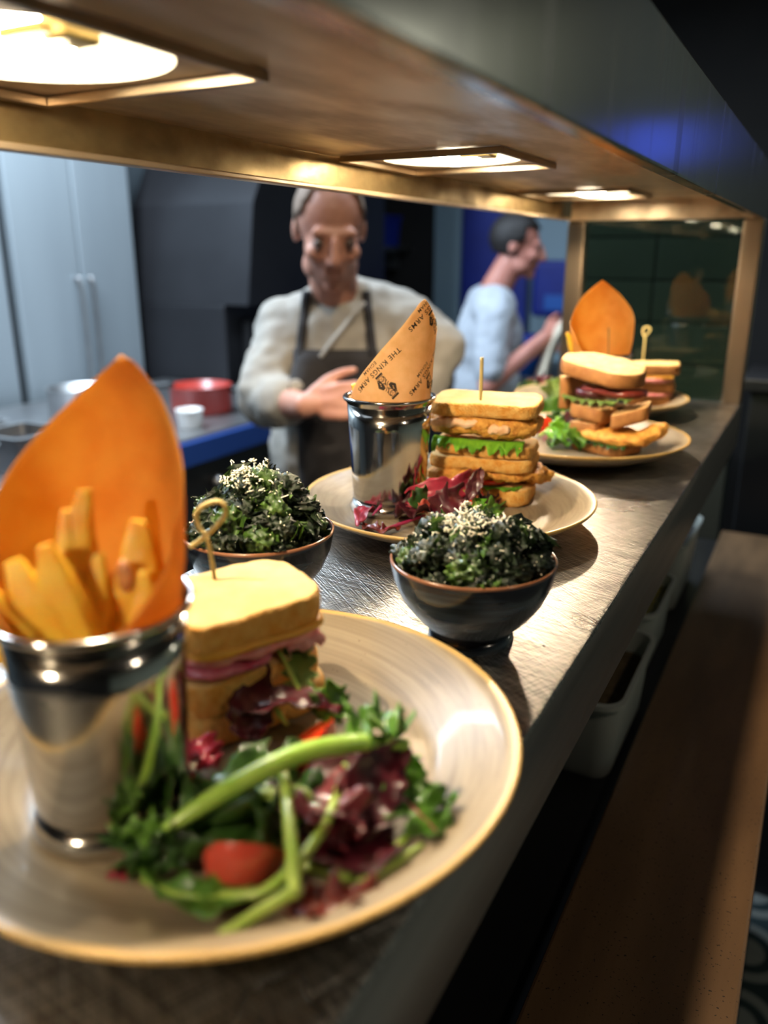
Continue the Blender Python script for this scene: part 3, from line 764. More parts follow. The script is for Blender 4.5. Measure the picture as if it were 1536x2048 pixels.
def print_on(cone, name, VF, phi0, z0, ex, scale, anchor=(0, 0)):
    """lay flat 2-D shapes on the outside of the sheet; ex = reading direction (arc, height)"""
    V, F = VF
    ex = Vector(ex).normalized(); ey = Vector((-ex.y, ex.x))
    bm = bmesh.new()
    vs = [bm.verts.new((p.x, p.y, 0)) for p in V]
    for f in F:
        try: bm.faces.new([vs[i] for i in f])
        except ValueError: pass
    bmesh.ops.triangulate(bm, faces=bm.faces)
    for _ in range(2):
        long = [e for e in bm.edges if e.calc_length() * scale > 0.0016]
        if long: bmesh.ops.subdivide_edges(bm, edges=long, cuts=1)
        bmesh.ops.triangulate(bm, faces=bm.faces)
    bm.verts.index_update()
    P, keep = [], []
    for v in bm.verts:
        a = ex * ((v.co.x - anchor[0]) * scale) + ey * ((v.co.y - anchor[1]) * scale)
        phi = phi0 + a.x / cone.R; z = z0 + a.y
        keep.append(z < cone.h(phi) - 0.0006 and z > -0.004)
        P.append(cone.pos(phi, z, 0.00035) - cone.c)
    Fs = [[v.index for v in f.verts] for f in bm.faces if all(keep[v.index] for v in f.verts)]
    bm.free()
    used = sorted({i for f in Fs for i in f}); mp = {i: k for k, i in enumerate(used)}
    return mesh(name, [P[i] for i in used], [[mp[i] for i in f] for f in Fs], M['ink'], cone.o, smooth=False)

rd = math.radians
EXD = (-0.72, -0.69)
MAIN = text_mesh('THE KINGS ARMS', 1.0, 0.009); SUB = text_mesh('EGHAM', 1.0, 0.006); CREST = crest()
mw = max(p.x for p in MAIN[0]); sw = max(p.x for p in SUB[0])
for (ph, z) in ((-17, 0.0285), (54, 0.0265), (47, 0.082), (-88, 0.0285)):
    print_on(coneB, 'printed_name', MAIN, rd(ph), z, EXD, 0.0555 / mw, (mw / 2, 0.3))
    e = Vector(EXD).normalized(); ey = Vector((-e.y, e.x))
    q = ey * -0.0062 + e * 0.004
    print_on(coneB, 'printed_town', SUB, rd(ph) + q.x / coneB.R, z + q.y, EXD, 0.0165 / sw, (sw / 2, 0.3))
    q = ey * 0.0165 + e * 0.002
    print_on(coneB, 'printed_crest', CREST, rd(ph) + q.x / coneB.R, z + q.y, EXD, 0.0126)

# ---- chips
def chip(p0, p1, w, t, label, seed, face=None, name='chip'):
    p0, p1 = Vector(p0), Vector(p1)
    d = (p1 - p0); Lh = d.length; d.normalize()
    s = d.cross(face or TO_CAM).normalized(); u = s.cross(d)
    rings = []
    NR = 10
    for j in range(NR + 1):
        k = j / NR
        taper = min(1.0, 0.5 + 3.2 * k, 0.30 + 2.2 * (1 - k))
        bend = math.sin(k * PI) * 0.003 * (1 if seed % 2 else -1)
        ring = []
        for x, y in rrect(w / 2 * taper, t / 2 * taper, min(w, t) * 0.16 * taper, 3):
            p = p0 + d * (Lh * k) + s * (x + bend) + u * y
            p += Vector((noise.noise(p * 90 + Vector((seed, 0, 0))), noise.noise(p * 90 + Vector((0, seed, 0))), noise.noise(p * 90 + Vector((0, 0, seed))))) * 0.0012
            ring.append(p - p0)
        rings.append(ring)
    V, F = loft(rings)
    o = mesh(name, V, F, M['chip'], None, smooth=True, auto=50, loc=p0)
    return tag(o, label, 'chip', 'chunky chips in the cups')

def cl(c, a, b, z):   # local point of a cup: a along image right, b towards viewer, z above cup rim
    return c + RT * a + TO_CAM * b + Vector((0, 0, 0.108 + z))
chipsA = [((-0.010, 0.002, -0.05), (-0.0020, -0.010, 0.044), 0.0155, 0.012, 'tallest yellow chip leaning on the near paper cone'),
          ((-0.014, 0.004, -0.05), (-0.0095, -0.007, 0.037), 0.012, 0.011, 'thin chip tip just left of the tallest chip'),
          ((0.012, 0.013, -0.05), (-0.0130, 0.008, 0.0275), 0.0195, 0.013, 'wide pale chip in the middle front of the near cup'),
          ((0.010, 0.004, -0.05), (0.0185, -0.010, 0.031), 0.021, 0.012, 'broad orange chip on the right with a browned end'),
          ((0.004, 0.008, -0.05), (0.0040, -0.002, 0.020), 0.014, 0.011, 'short chip tucked under the tallest chip'),
          ((-0.004, 0.013, -0.05), (-0.0260, 0.009, 0.0205), 0.020, 0.013, 'left chip with a square top edge in the near cup'),
          ((0.002, 0.016, -0.05), (-0.0330, 0.016, 0.010), 0.020, 0.013, 'chip lying lowest at the left rim of the near cup'),
          ((0.018, 0.010, -0.05), (0.0225, 0.002, 0.014), 0.014, 0.011, 'short chip against the right wall of the near cone')]
for i, (a, b, w, t, lab) in enumerate(chipsA):
    o = chip(cl(CAR, *a), cl(CAR, *b), w, t, lab, i)
    if i == 3:
        p = cl(CAR, 0.0150, 0.0025, 0.012) - o.location
        mesh('browned_patch', *blob(p, (0.0045, 0.0022, 0.007), None, 2, 0.0006, 200), M['chip_end'], o)
chip(cl(CB, -0.018, -0.006, -0.05), cl(CB, -0.0335, 0.004, 0.012), 0.013, 0.012, 'single chip end poking out left of the printed cone', 3)
chip(cl(CC, -0.018, -0.006, -0.05), cl(CC, -0.046, 0.0, 0.026), 0.013, 0.012, 'bright yellow chip poking out left of the orange cone', 5)

# ------------------------------------------------------------------ sandwiches
def bread(parent, c, L, W, z0, T, rot, mats, seed=0, r=0.012, tilt=(0, 0), name='bread_slice', dome=0.0, shape=None):
    """slice with a rough crust; c = local centre (x, y)"""
    out = shape or rrect(L / 2, W / 2, r, 7)
    n = len(out)
    dense = []
    for i in range(n):
        a, b = Vector(out[i]), Vector(out[(i + 1) % n]); k = max(1, int((b - a).length / 0.004))
        for j in range(k): dense.append(a.lerp(b, j / k))
    cs, sn = math.cos(rot), math.sin(rot)
    def pt(p, s, z):
        x, y = p.x * s, p.y * s
        q = Vector((c[0] + x * cs - y * sn, c[1] + x * sn + y * cs, z))
        q.z += x * tilt[0] + y * tilt[1]
        k = noise.noise(Vector((x * 160, y * 160, z * 160 + seed * 7)))
        k2 = noise.noise(Vector((x * 45, y * 45, seed * 3)))
        q.x += k * 0.0011 + k2 * 0.0016; q.y += k * 0.0011 + k2 * 0.0012
        q.z += k2 * 0.0012 + k * 0.0003
        return q
    lay = [(0.55, z0, 0), (0.93, z0, 0), (0.985, z0 + T * 0.08, 0), (1.0, z0 + T * 0.3, 1), (1.006, z0 + T * 0.55, 1), (0.998, z0 + T * 0.85, 1), (0.975, z0 + T * 0.99, 1), (0.92, z0 + T, 0), (0.55, z0 + T + dome * 0.7, 0)]
    rings = [[pt(p, s, z) for p in dense] for s, z, _ in lay]
    m = len(dense); V = [p for r_ in rings for p in r_]; F, fm = [], []
    for j in range(len(lay) - 1):
        for i in range(m):
            F.append((j * m + i, j * m + (i + 1) % m, (j + 1) * m + (i + 1) % m, (j + 1) * m + i)); fm.append(1 if 1 <= j <= 5 else 0)
    k = len(V); V.append(pt(Vector((0, 0)), 1, z0)); V.append(pt(Vector((0, 0)), 1, z0 + T + dome))
    for i in range(m):
        F.append((i, k, (i + 1) % m)); fm.append(0)
        b = (len(lay) - 1) * m; F.append((b + i, b + (i + 1) % m, k + 1)); fm.append(0)
    me = mesh(name, V, F, mats, parent, fm=fm)
    return me

def frill(name, parent, P, width, out, mat_, seed=0, amp=0.004, drop=0.3, nt=60, nw=8):
    """ruffled leaf edge: path P, spreading along 'out' and dropping"""
    pts = catmull(P, nt); out = Vector(out).normalized(); V, F = [], []
    for i, p in enumerate(pts):
        t = i / (nt - 1)
        wl = width * (0.75 + 0.5 * noise.noise(Vector((t * 6, seed, 0))) + 0.07 * math.sin(t * 95 + seed) + 0.35 * noise.noise(Vector((t * 17, seed, 4))))
        for j in range(nw):
            k = j / (nw - 1)
            q = p + out * (wl * k) + Vector((0, 0, -drop * wl * k * k))
            q.z += amp * (k ** 1.3) * (math.sin(t * 42 + seed + k * 2) + 0.6 * noise.noise(Vector((t * 40, k * 4, seed))))
            q += out * (0.25 * amp * k * math.sin(t * 60 + seed * 2))
            V.append(q)
    for i in range(nt - 1):
        for j in range(nw - 1):
            k = i * nw + j; F.append((k, k + nw, k + nw + 1, k + 1))
    return mesh(name, V, F, mat_, parent, solid=0.0005)

# --- middle: chicken club (local x along the slice's long side)
rotB = rd(9)
SB = thing('chicken_club_sandwich', 'tall four-slice chicken club sandwich with lettuce on the middle plate', 'sandwich', (-0.2825, 0.7360, SHELF + WELL + 0.0005), rotB)
SB.scale = (0.95, 1, 1)
bm_ = [M['crumb'], M['crust']]
bread(SB, (0.004, 0.000), 0.100, 0.058, 0.000, 0.0165, 0, bm_, 1, 0.016)
frill('lettuce', SB, [(-0.03, -0.020, 0.0175), (0.0, -0.022, 0.0175), (0.035, -0.022, 0.018), (0.045, -0.012, 0.018)], 0.010, (0.1, -1, 0), M['lettuce'], 3, 0.0012, 0.05, 40)
mesh('tomato_slice', *lathe([(0.0001, 0.019), (0.022, 0.019), (0.0232, 0.0205), (0.0232, 0.0225), (0.022, 0.0238), (0.0001, 0.0238)], 32), M['tomato'], SB, loc=(0.006, -0.0055, 0))
mesh('fried_chicken', *blob((0.008, 0.002, 0.0295), (0.057, 0.030, 0.0072), 0.06, 5, 0.0036, 75, 3.0, 2, 0.0016, 240), M['chicken'], SB)
mesh('fried_chicken', *blob((0.054, 0.012, 0.0235), (0.019, 0.014, 0.007), 0.5, 4, 0.004, 90, 2.4, 5, 0.0012, 260), M['chicken'], SB)
mesh('fried_chicken', *blob((-0.032, -0.022, 0.0265), (0.021, 0.010, 0.0085), 0.12, 4, 0.0026, 90, 2.6, 9, 0.0012, 260), M['chicken'], SB)
bread(SB, (0.002, 0.000), 0.106, 0.060, 0.0335, 0.0125, 0.02, bm_, 2, 0.013, (0.0, 0.0))
bread(SB, (0.004, 0.001), 0.102, 0.058, 0.0470, 0.0120, -0.02, bm_, 3, 0.016, (-0.02, 0.0))
frill('lettuce', SB, [(-0.046, -0.020, 0.0640), (-0.02, -0.022, 0.0630), (0.02, -0.021, 0.0625), (0.046, -0.016, 0.0625)], 0.019, (0.05, -1, 0), M['lettuce'], 1, 0.0036, 0.45, 80)
frill('lettuce', SB, [(-0.046, -0.016, 0.0625), (-0.01, -0.018, 0.0620), (0.03, -0.018, 0.0615)], 0.015, (0.05, -1, 0), M['lettuce'], 6, 0.0028, 0.55, 60)
mesh('fried_chicken', *blob((0.002, 0.001, 0.0765), (0.057, 0.0300, 0.0118), 0.0, 5, 0.0042, 75, 3.2, 4, 0.0018, 240), M['chicken'], SB)
mesh('chicken_meat', *join([blob((-0.026, -0.0252, 0.0785), (0.026, 0.0052, 0.0046), 0.03, 4, 0.0028, 130, 2.6, 4), blob((0.020, -0.0258, 0.0745), (0.014, 0.0050, 0.0046), -0.05, 4, 0.0028, 130, 2.6, 7)]), M['meat'], SB)
bread(SB, (0.003, 0.000), 0.110, 0.062, 0.0868, 0.0130, 0.0, bm_, 4, 0.015, (0.0, 0.05), dome=0.002)

def stick(loc, h, label, r=0.0012, loop=None, mats=None, lean=(0, 0)):
    t = thing('cocktail_stick', label, 'cocktail stick', loc, YAW, 'sticks through the sandwiches')
    top = Vector((lean[0], lean[1], h))
    m = mats or M['bamboo']
    V, F = tube([Vector((0, 0, -0.010)), top * 0.5, top], lambda q: r * (0.35 + 0.65 * min(1, q * 2.4 + 0.25)), 8, 12)
    mesh('shaft', V, F, m, t)
    if loop:
        mesh('knot', *tube([top + Vector(p) for p in loop], r * 1.05, 8, 48), m, t)
    return t
pB = SB.matrix_basis @ Vector((0.001, -0.004, 0.100))
stick(G(961, 798, WELL + 0.1015), 0.039, 'plain flat bamboo stick standing upright in the chicken club sandwich', 0.0018)

# --- nearest: ham and cheese
rotA = rd(65)
SA = thing('ham_cheese_sandwich', 'soft white ham and cheese sandwich on the nearest plate', 'sandwich', (-0.2480, 0.3016, SHELF + WELL + 0.0005), rotA)
SA.scale = (1.02, 1.02, 1.22)
bread(SA, (0.002, 0), 0.077, 0.056, 0.0, 0.0135, 0, bm_, 11, 0.014)
bread(SA, (0, 0.001), 0.076, 0.056, 0.0140, 0.0150, 0.02, bm_, 12, 0.014)
mesh('ham_slice', *blob((-0.012, -0.003, 0.0320), (0.024, 0.0265, 0.0032), 0, 4, 0.0016, 90, 3.0, 3), M['onion'], SA)
mesh('ham_slice', *blob((0.002, -0.001, 0.0365), (0.037, 0.0275, 0.0035), 0, 4, 0.0018, 80, 3.4, 6), M['ham'], SA)
frill('ham_slice', SA, [(0.012, -0.022, 0.0372), (0.03, -0.022, 0.0370), (0.036, -0.010, 0.0370)], 0.009, (0.5, -1, 0), M['ham'], 2, 0.0016, 0.7, 30)
mesh('cheese_slice', *blob((0.002, -0.0015, 0.0412), (0.038, 0.0285, 0.0024), 0, 4, 0.0008, 60, 5.0, 8), M['cheese'], SA)
bread(SA, (0, 0), 0.078, 0.057, 0.0428, 0.0130, -0.01, bm_, 13, 0.014, (0.02, 0.03), dome=0.002)
sp = G(433, 1163, WELL + 0.069)
loopA = [(0, 0, 0), (-0.0035, 0.001, 0.004), (-0.005, 0.0015, 0.011), (-0.001, 0.001, 0.0155), (0.006, -0.0005, 0.0185), (0.0105, -0.001, 0.0165), (0.0105, -0.001, 0.0115),
         (0.006, 0.0, 0.006), (0.001, 0.0012, 0.001), (-0.005, 0.002, -0.004), (-0.0095, 0.002, -0.007)]
stick(sp, 0.0255, 'knotted bamboo loop stick in the nearest sandwich', 0.00125, loopA, lean=(-0.0035, 0.0))

# --- third: brown bread with fried chicken
SCx = thing('brown_bread_sandwich', 'stacked brown bread and fried chicken sandwich on the third plate', 'sandwich', (-0.2290, 1.0010, SHELF + WELL + 0.0005), rd(-22))
SCx.scale = (1.05, 1.05, 1.2)
bb = [M['crumb_b'], M['crust_b']]
half = [(0.052 * math.cos(a) * (1 if math.cos(a) > 0 else 1.0), 0.040 * math.sin(a)) for a in [2 * PI * i / 36 for i in range(36)]]
half = [(x, max(y, -0.030)) for x, y in half]
bread(SCx, (0.010, 0.0), 0.070, 0.052, 0.0, 0.011, 0, bb, 21, 0.010)
frill('lettuce', SCx, [(-0.01, -0.02, 0.0125), (0.02, -0.022, 0.0125), (0.05, -0.018, 0.0125)], 0.012, (0.1, -1, 0), M['leaf_dark'], 5, 0.002, 0.2, 30)
mesh('fried_chicken', *blob((0.020, -0.004, 0.0175), (0.045, 0.026, 0.0075), 0.05, 4, 0.003, 70, 2.6, 12, 0.0012, 260), M['chicken'], SCx)
mesh('fried_chicken', *blob((0.062, 0.006, 0.0235), (0.021, 0.014, 0.0085), Matrix.Rotation(0.3, 3, 'Z') @ Matrix.Rotation(-0.45, 3, 'Y'), 4, 0.003, 80, 2.2, 15, 0.0012, 260), M['chicken'], SCx)
bread(SCx, (-0.010, 0.0), 0.040, 0.052, 0.0165, 0.013, 0.1, bb, 22, 0.008, (0.05, 0))
bread(SCx, (-0.004, -0.002), 0.048, 0.052, 0.033, 0.014, -0.1, bb, 23, 0.008, (-0.06, 0))
bread(SCx, (0.036, 0.004), 0.040, 0.052, 0.033, 0.014, 0.5, bb, 24, 0.008, (0.30, 0))
frill('lettuce', SCx, [(-0.040, -0.016, 0.0535), (-0.01, -0.020, 0.0520), (0.02, -0.020, 0.0540), (0.05, -0.014, 0.0590)], 0.014, (0.0, -1, 0.1), M['leaf_pale'], 7, 0.003, 0.2, 50)
mesh('tomato_slice', *lathe([(0.0001, 0.055), (0.021, 0.055), (0.0222, 0.0575), (0.0222, 0.060), (0.021, 0.062), (0.0001, 0.062)], 28), M['red_leaf'], SCx, loc=(-0.010, -0.004, 0))
mesh('bacon', *blob((0.012, 0.0, 0.062), (0.040, 0.024, 0.0055), 0.0, 3, 0.003, 70, 2.6, 18), M['brown_leaf'], SCx)
bread(SCx, (-0.048, 0.004), 0.012, 0.045, 0.038, 0.034, 0.1, bb, 25, 0.004)
bread(SCx, (-0.004, 0.0), 0.104, 0.070, 0.0740, 0.0145, 0, bb, 26, 0.02, (-0.12, 0.06), shape=half)
ps = G(1217, 735, WELL + 0.088)
stick(ps, 0.052, 'thin dark stick with a pale bead in the brown bread sandwich', 0.0009, mats=M['bamboo_dark'], lean=(-0.004, 0))

# --- farthest sandwich
SD = thing('small_toasted_sandwich', 'toasted sandwich half on the farthest plate by the glass screen', 'sandwich', (-0.2440, 1.3650, SHELF + WELL + 0.0005), rd(15))
bt = [M['crumb'], M['crust_b']]
bread(SD, (0, 0), 0.075, 0.055, 0.0, 0.015, 0, bt, 31, 0.012)
mesh('ham_slice', *blob((0, -0.002, 0.0175), (0.038, 0.029, 0.004), 0, 3, 0.002, 80, 3, 3), M['ham'], SD)
bread(SD, (0.002, 0), 0.078, 0.056, 0.021, 0.016, 0.03, bt, 32, 0.012)
mesh('ham_slice', *blob((0, -0.002, 0.041), (0.040, 0.030, 0.005), 0, 3, 0.002, 80, 3, 8), M['ham'], SD)
mesh('cheese_slice', *box(-0.037, 0.037, -0.030, 0.024, 0.044, 0.048, 0.001), M['cheese'], SD)
bread(SD, (0.0, 0), 0.094, 0.060, 0.0485, 0.0165, 0, bt, 33, 0.014, (0.03, 0))
loopD = [(0, 0, 0), (-0.004, 0.0005, 0.006), (-0.003, 0.001, 0.014), (0.004, 0, 0.016), (0.007, 0, 0.011), (0.003, 0, 0.004), (-0.002, 0.001, 0.0)]
stick(G(1286, 718, WELL + 0.068), 0.036, 'small looped bamboo stick in the farthest sandwich', 0.0014, loopD)

# ------------------------------------------------------------------ salads
def leaf(P, W, mat_, label, cat='leaf', seed=0, nrm=(0, 0, 1), ruffle=0.25, lobe=0.2, shape=0.8, rib=None, group=None, cup=0.15, name='salad_leaf', nt=26, nw=11, ribr=0.0011, fr=9):
    pts = catmull(P, nt); N0 = Vector(nrm).normalized(); V, F = [], []
    o0 = pts[0].copy()
    for i, p in enumerate(pts):
        t = i / (nt - 1)
        T = (pts[min(i + 1, nt - 1)] - pts[max(i - 1, 0)]).normalized()
        S = T.cross(N0)
        if S.length < 0.05: S = T.cross(Vector((1, 0, 0)))
        S.normalize(); U = S.cross(T)
        w = W * (math.sin(PI * min(1, (t * 0.94 + 0.03) ** shape)) ** 0.65)
        for j in range(nw):
            v = j / (nw - 1) * 2 - 1
            e = w * (1 + lobe * (math.sin(t * 34 + seed + (2 if v > 0 else 0)) + noise.noise(Vector((t * 14, v, seed)))) * abs(v))
            off = ruffle * W * abs(v) ** 1.4 * (math.sin(t * fr * 2 + seed + v * 2.5) + noise.noise(Vector((t * 9, v * 2, seed + 5)))) * 0.6
            off += cup * W * v * v + 0.06 * W * noise.noise(Vector((t * 12, v * 6, seed + 9)))
            V.append(p + S * (e * v * 0.5) + U * off - o0)
    for i in range(nt - 1):
        for j in range(nw - 1):
            k = i * nw + j; F.append((k, k + nw, k + nw + 1, k + 1))
    o = mesh(name, V, F, mat_, None, solid=0.0006, loc=o0)
    tag(o, label, cat, group)
    if rib: mesh('midrib', *tube([p - o0 + Vector((0, 0, 0.0003)) for p in (pts[0], pts[nt // 3], pts[2 * nt // 3], pts[-1])], lambda q: ribr * (1.15 - q), 6, 20), rib, o)
    return o

def stalk(P, r, label, mat_=None, name='salad_stalk', group=None, taper=0.5, flat=1.0, seg=28):
    P = [Vector(p) for p in P]; o0 = P[0].copy()
    V, F = tube([p - o0 for p in P], lambda t: r * (1 - taper * abs(2 * t - 1) ** 3) , 9, seg, flat)
    return tag(mesh(name, V, F, mat_ or M['stalk'], None, loc=o0), label, 'stalk', group)

def wedge(loc, r, label, rot, mat_skin=None, group=None, squash=(1, 1, 1), span=150):
    """tomato wedge: slice of a sphere, skin outside, flesh on the two cut faces"""
    n, m = 14, 10; V, F, fm = [], [], []
    for i in range(n + 1):
        a = math.radians(span) * (i / n - 0.5)
        for j in range(m + 1):
            b = PI * (j / m - 0.5)
            V.append(Vector((r * math.cos(b) * math.cos(a) * squash[0], r * math.cos(b) * math.sin(a) * squash[1], r * math.sin(b) * squash[2])))
    for i in range(n):
        for j in range(m):
            k = i * (m + 1) + j; F.append((k, k + m + 1, k + m + 2, k + 1)); fm.append(0)
    for i in (0, n):
        c = len(V); V.append(Vector((r * 0.06, 0, 0)))
        for j in range(m):
            k = i * (m + 1) + j; F.append((k, k + 1, c)); fm.append(1)
    R = Matrix.Rotation(rot[2], 3, 'Z') @ Matrix.Rotation(rot[1], 3, 'Y') @ Matrix.Rotation(rot[0], 3, 'X')
    o = mesh('tomato_wedge', [R @ v for v in V], F, [mat_skin or M['tomato_skin'], M['tomato']], None, fm=fm, loc=loc, auto=50)
    return tag(o, label, 'tomato', group)

gA = 'salad leaves and stalks on the nearest plate'
H = lambda px, py, h: G(px, py, WELL + h)
CN = TO_CAM + Vector((0, 0, 0.5))
# dark bed under the pile
leaf([H(420, 1560, 0.006), H(520, 1600, 0.012), H(640, 1640, 0.008)], 0.050, M['leaf_dark'], 'dark green leaf buried under the long stalk on the near plate', seed=1, ruffle=0.3, group=gA)
leaf([H(600, 1560, 0.010), H(690, 1600, 0.016), H(760, 1640, 0.006)], 0.050, M['red_leaf'], 'dark purple leaf lying under the right of the near salad', seed=2, ruffle=0.14, lobe=0.07, group=gA)
leaf([H(360, 1640, 0.006), H(470, 1690, 0.010), H(560, 1720, 0.006)], 0.040, M['leaf_dark'], 'shaded green leaf left of the red tomato wedge on the near plate', seed=3, ruffle=0.35, group=gA)
leaf([H(620, 1660, 0.006), H(700, 1700, 0.012), H(790, 1690, 0.006)], 0.034, M['red_leaf'], 'blackish red leaf low between the crossing pale stalks', seed=4, ruffle=0.14, lobe=0.07, group=gA)
# long curved stalk with leafy ends
st = stalk([H(330, 1660, 0.016), H(440, 1590, 0.026), H(580, 1515, 0.034), H(700, 1488, 0.034), H(815, 1488, 0.028)], 0.0044, 'thick long green stalk arching across the near salad', mat('bright_green_stalk', (0.36, 0.54, 0.10), (0.25, 0.46, 0.05), 60, rough=0.32, coat=0.3, sss=0.1), group=gA, taper=0.45)
leaf([H(345, 1655, 0.017), H(290, 1665, 0.017), H(225, 1665, 0.014)], 0.014, M['leaf'], 'bright green leaf tip at the left end of the arching stalk', seed=5, ruffle=0.4, lobe=0.4, group=gA)
leaf([H(300, 1660, 0.015), H(290, 1700, 0.010), H(330, 1750, 0.005)], 0.022, M['leaf_dark'], 'frilly dark green leaf hanging left beside the chip cup', seed=6, ruffle=0.6, lobe=0.5, group=gA)
leaf([H(700, 1475, 0.034), H(760, 1445, 0.036), H(800, 1460, 0.030)], 0.020, M['leaf'], 'frilly green sprig above the right end of the arching stalk', seed=7, ruffle=0.5, lobe=0.5, group=gA)
# upright rocket leaf
leaf([H(600, 1395, 0.024), H(600, 1330, 0.034), H(590, 1265, 0.042)], 0.015, M['leaf_pale'], 'upright dull green rocket leaf against the ham sandwich', seed=8, nrm=CN, ruffle=0.12, lobe=0.35, group=gA)
stalk([H(605, 1395, 0.025), H(575, 1335, 0.035), H(543, 1275, 0.043)], 0.0013, 'thin pale stem beside the upright rocket leaf', group=gA)
# big dark red leaf behind
leaf([H(500, 1480, 0.012), H(505, 1410, 0.024), H(520, 1315, 0.036)], 0.022, M['red_leaf'], 'large dark red oak leaf standing between the near cup and sandwich', seed=9, nrm=CN, ruffle=0.14, lobe=0.07, group=gA)
leaf([H(490, 1430, 0.020), H(580, 1400, 0.028), H(680, 1425, 0.022)], 0.018, M['red_leaf'], 'dark purple leaf at the foot of the upright rocket leaf', seed=10, ruffle=0.14, lobe=0.07, group=gA)
leaf([H(640, 1440, 0.018), H(665, 1405, 0.024), H(690, 1385, 0.026)], 0.020, M['leaf'], 'bright green leaf blade right of the upright rocket leaf', seed=11, nrm=CN, ruffle=0.25, group=gA)
wedge(H(610, 1475, 0.016), 0.016, 'upper tomato wedge under the arching stalk on the near plate', (0.3, 0.9, 0.3), group='tomato wedges on the nearest plate', squash=(0.8, 1.15, 0.9))
wedge(H(640, 1520, 0.012), 0.011, 'small red tomato piece below the arching stalk on the near plate', (0.2, 0.3, 2.0), M['tomato'], 'tomato wedges on the nearest plate')
wedge(H(490, 1700, 0.014), 0.0175, 'glossy red tomato wedge in the front of the near salad', (1.2, 0.2, -0.9), group='tomato wedges on the nearest plate', squash=(0.9, 1.1, 0.9), span=105)
# dark glossy leaf at right and the pink one
leaf([H(690, 1680, 0.010), H(740, 1580, 0.022), H(800, 1500, 0.026)], 0.027, M['red_leaf'], 'wet shining dark red leaf at the right of the near salad', seed=12, nrm=CN, ruffle=0.14, lobe=0.07, group=gA)
leaf([H(620, 1590, 0.020), H(670, 1620, 0.024), H(690, 1690, 0.012)], 0.026, mat('dusty_pink_leaf', (0.22, 0.03, 0.04), (0.12, 0.012, 0.02), 80, rough=0.4, coat=0.4, trans=0.15), 'dusty pink radicchio leaf in the middle of the near salad', seed=13, ruffle=0.3, group=gA)
leaf([H(780, 1570, 0.014), H(830, 1620, 0.014), H(890, 1680, 0.008)], 0.026, M['leaf'], 'green leaf with a red vein at the right edge of the near salad', seed=14, ruffle=0.25, lobe=0.35, rib=M['stalk_pink'], group=gA)
leaf([H(830, 1590, 0.012), H(870, 1610, 0.012), H(900, 1600, 0.010)], 0.014, M['leaf'], 'frilly green leaf tip pointing right on the near plate', seed=15, ruffle=0.5, lobe=0.5, group=gA)
leaf([H(800, 1500, 0.022), H(822, 1540, 0.018), H(825, 1590, 0.010)], 0.010, M['lettuce'], 'small yellow-green leaf hanging from the arching stalk end', seed=16, ruffle=0.3, group=gA)
# pale stalks
stalk([H(565, 1525, 0.024), H(578, 1640, 0.026), H(588, 1770, 0.020), H(575, 1790, 0.017), H(440, 1872, 0.010)], 0.0025, 'bent pale green stalk reaching to the front of the near plate', group=gA, taper=0.25, seg=40)
stalk([H(690, 1530, 0.024), H(655, 1640, 0.024), H(590, 1730, 0.020), H(520, 1785, 0.014), H(440, 1790, 0.010)], 0.0021, 'thin curved green stalk crossing behind the bent pale stalk', group=gA, taper=0.3)
stalk([H(845, 1690, 0.011), H(750, 1750, 0.011), H(640, 1800, 0.008)], 0.0018, 'pale stalk lying along the right front of the near salad', group=gA)
stalk([H(600, 1725, 0.014), H(660, 1750, 0.012), H(710, 1755, 0.010)], 0.0021, 'short green stalk right of the bent pale stalk', group=gA)
stalk([H(830, 1650, 0.012), H(790, 1700, 0.010), H(740, 1740, 0.008)], 0.0017, 'thin green stalk under the red-veined leaf', group=gA)
stalk([H(520, 1590, 0.018), H(590, 1585, 0.020), H(625, 1600, 0.020)], 0.0032, 'short fat green stalk in the shade of the arching stalk', group=gA)
stalk([H(540, 1400, 0.026), H(560, 1430, 0.024), H(575, 1450, 0.020)], 0.0012, 'tiny green stem by the dark purple leaf', group=gA)
leaf([H(285, 1760, 0.006), H(400, 1800, 0.010), H(510, 1770, 0.010)], 0.020, M['leaf'], 'green leaf on a thin stem at the front left of the near salad', seed=17, ruffle=0.2, lobe=0.15, shape=1.7, rib=M['stalk'], group=gA)
leaf([H(580, 1830, 0.008), H(660, 1810, 0.012), H(755, 1785, 0.010)], 0.018, M['brown_leaf'], 'red-brown leaf at the front rim of the near plate', seed=18, ruffle=0.35, group=gA)
leaf([H(218, 1748, 0.003), H(250, 1748, 0.005), H(285, 1742, 0.003)], 0.007, M['pink_leaf'], 'little magenta leaf scrap left on the near plate', seed=19, ruffle=0.2, group=gA)
leaf([H(395, 1480, 0.012), H(410, 1510, 0.010), H(430, 1535, 0.006)], 0.016, M['pink_leaf'], 'crumpled magenta leaf edge beside the near cup', seed=20, ruffle=0.5, group=gA)

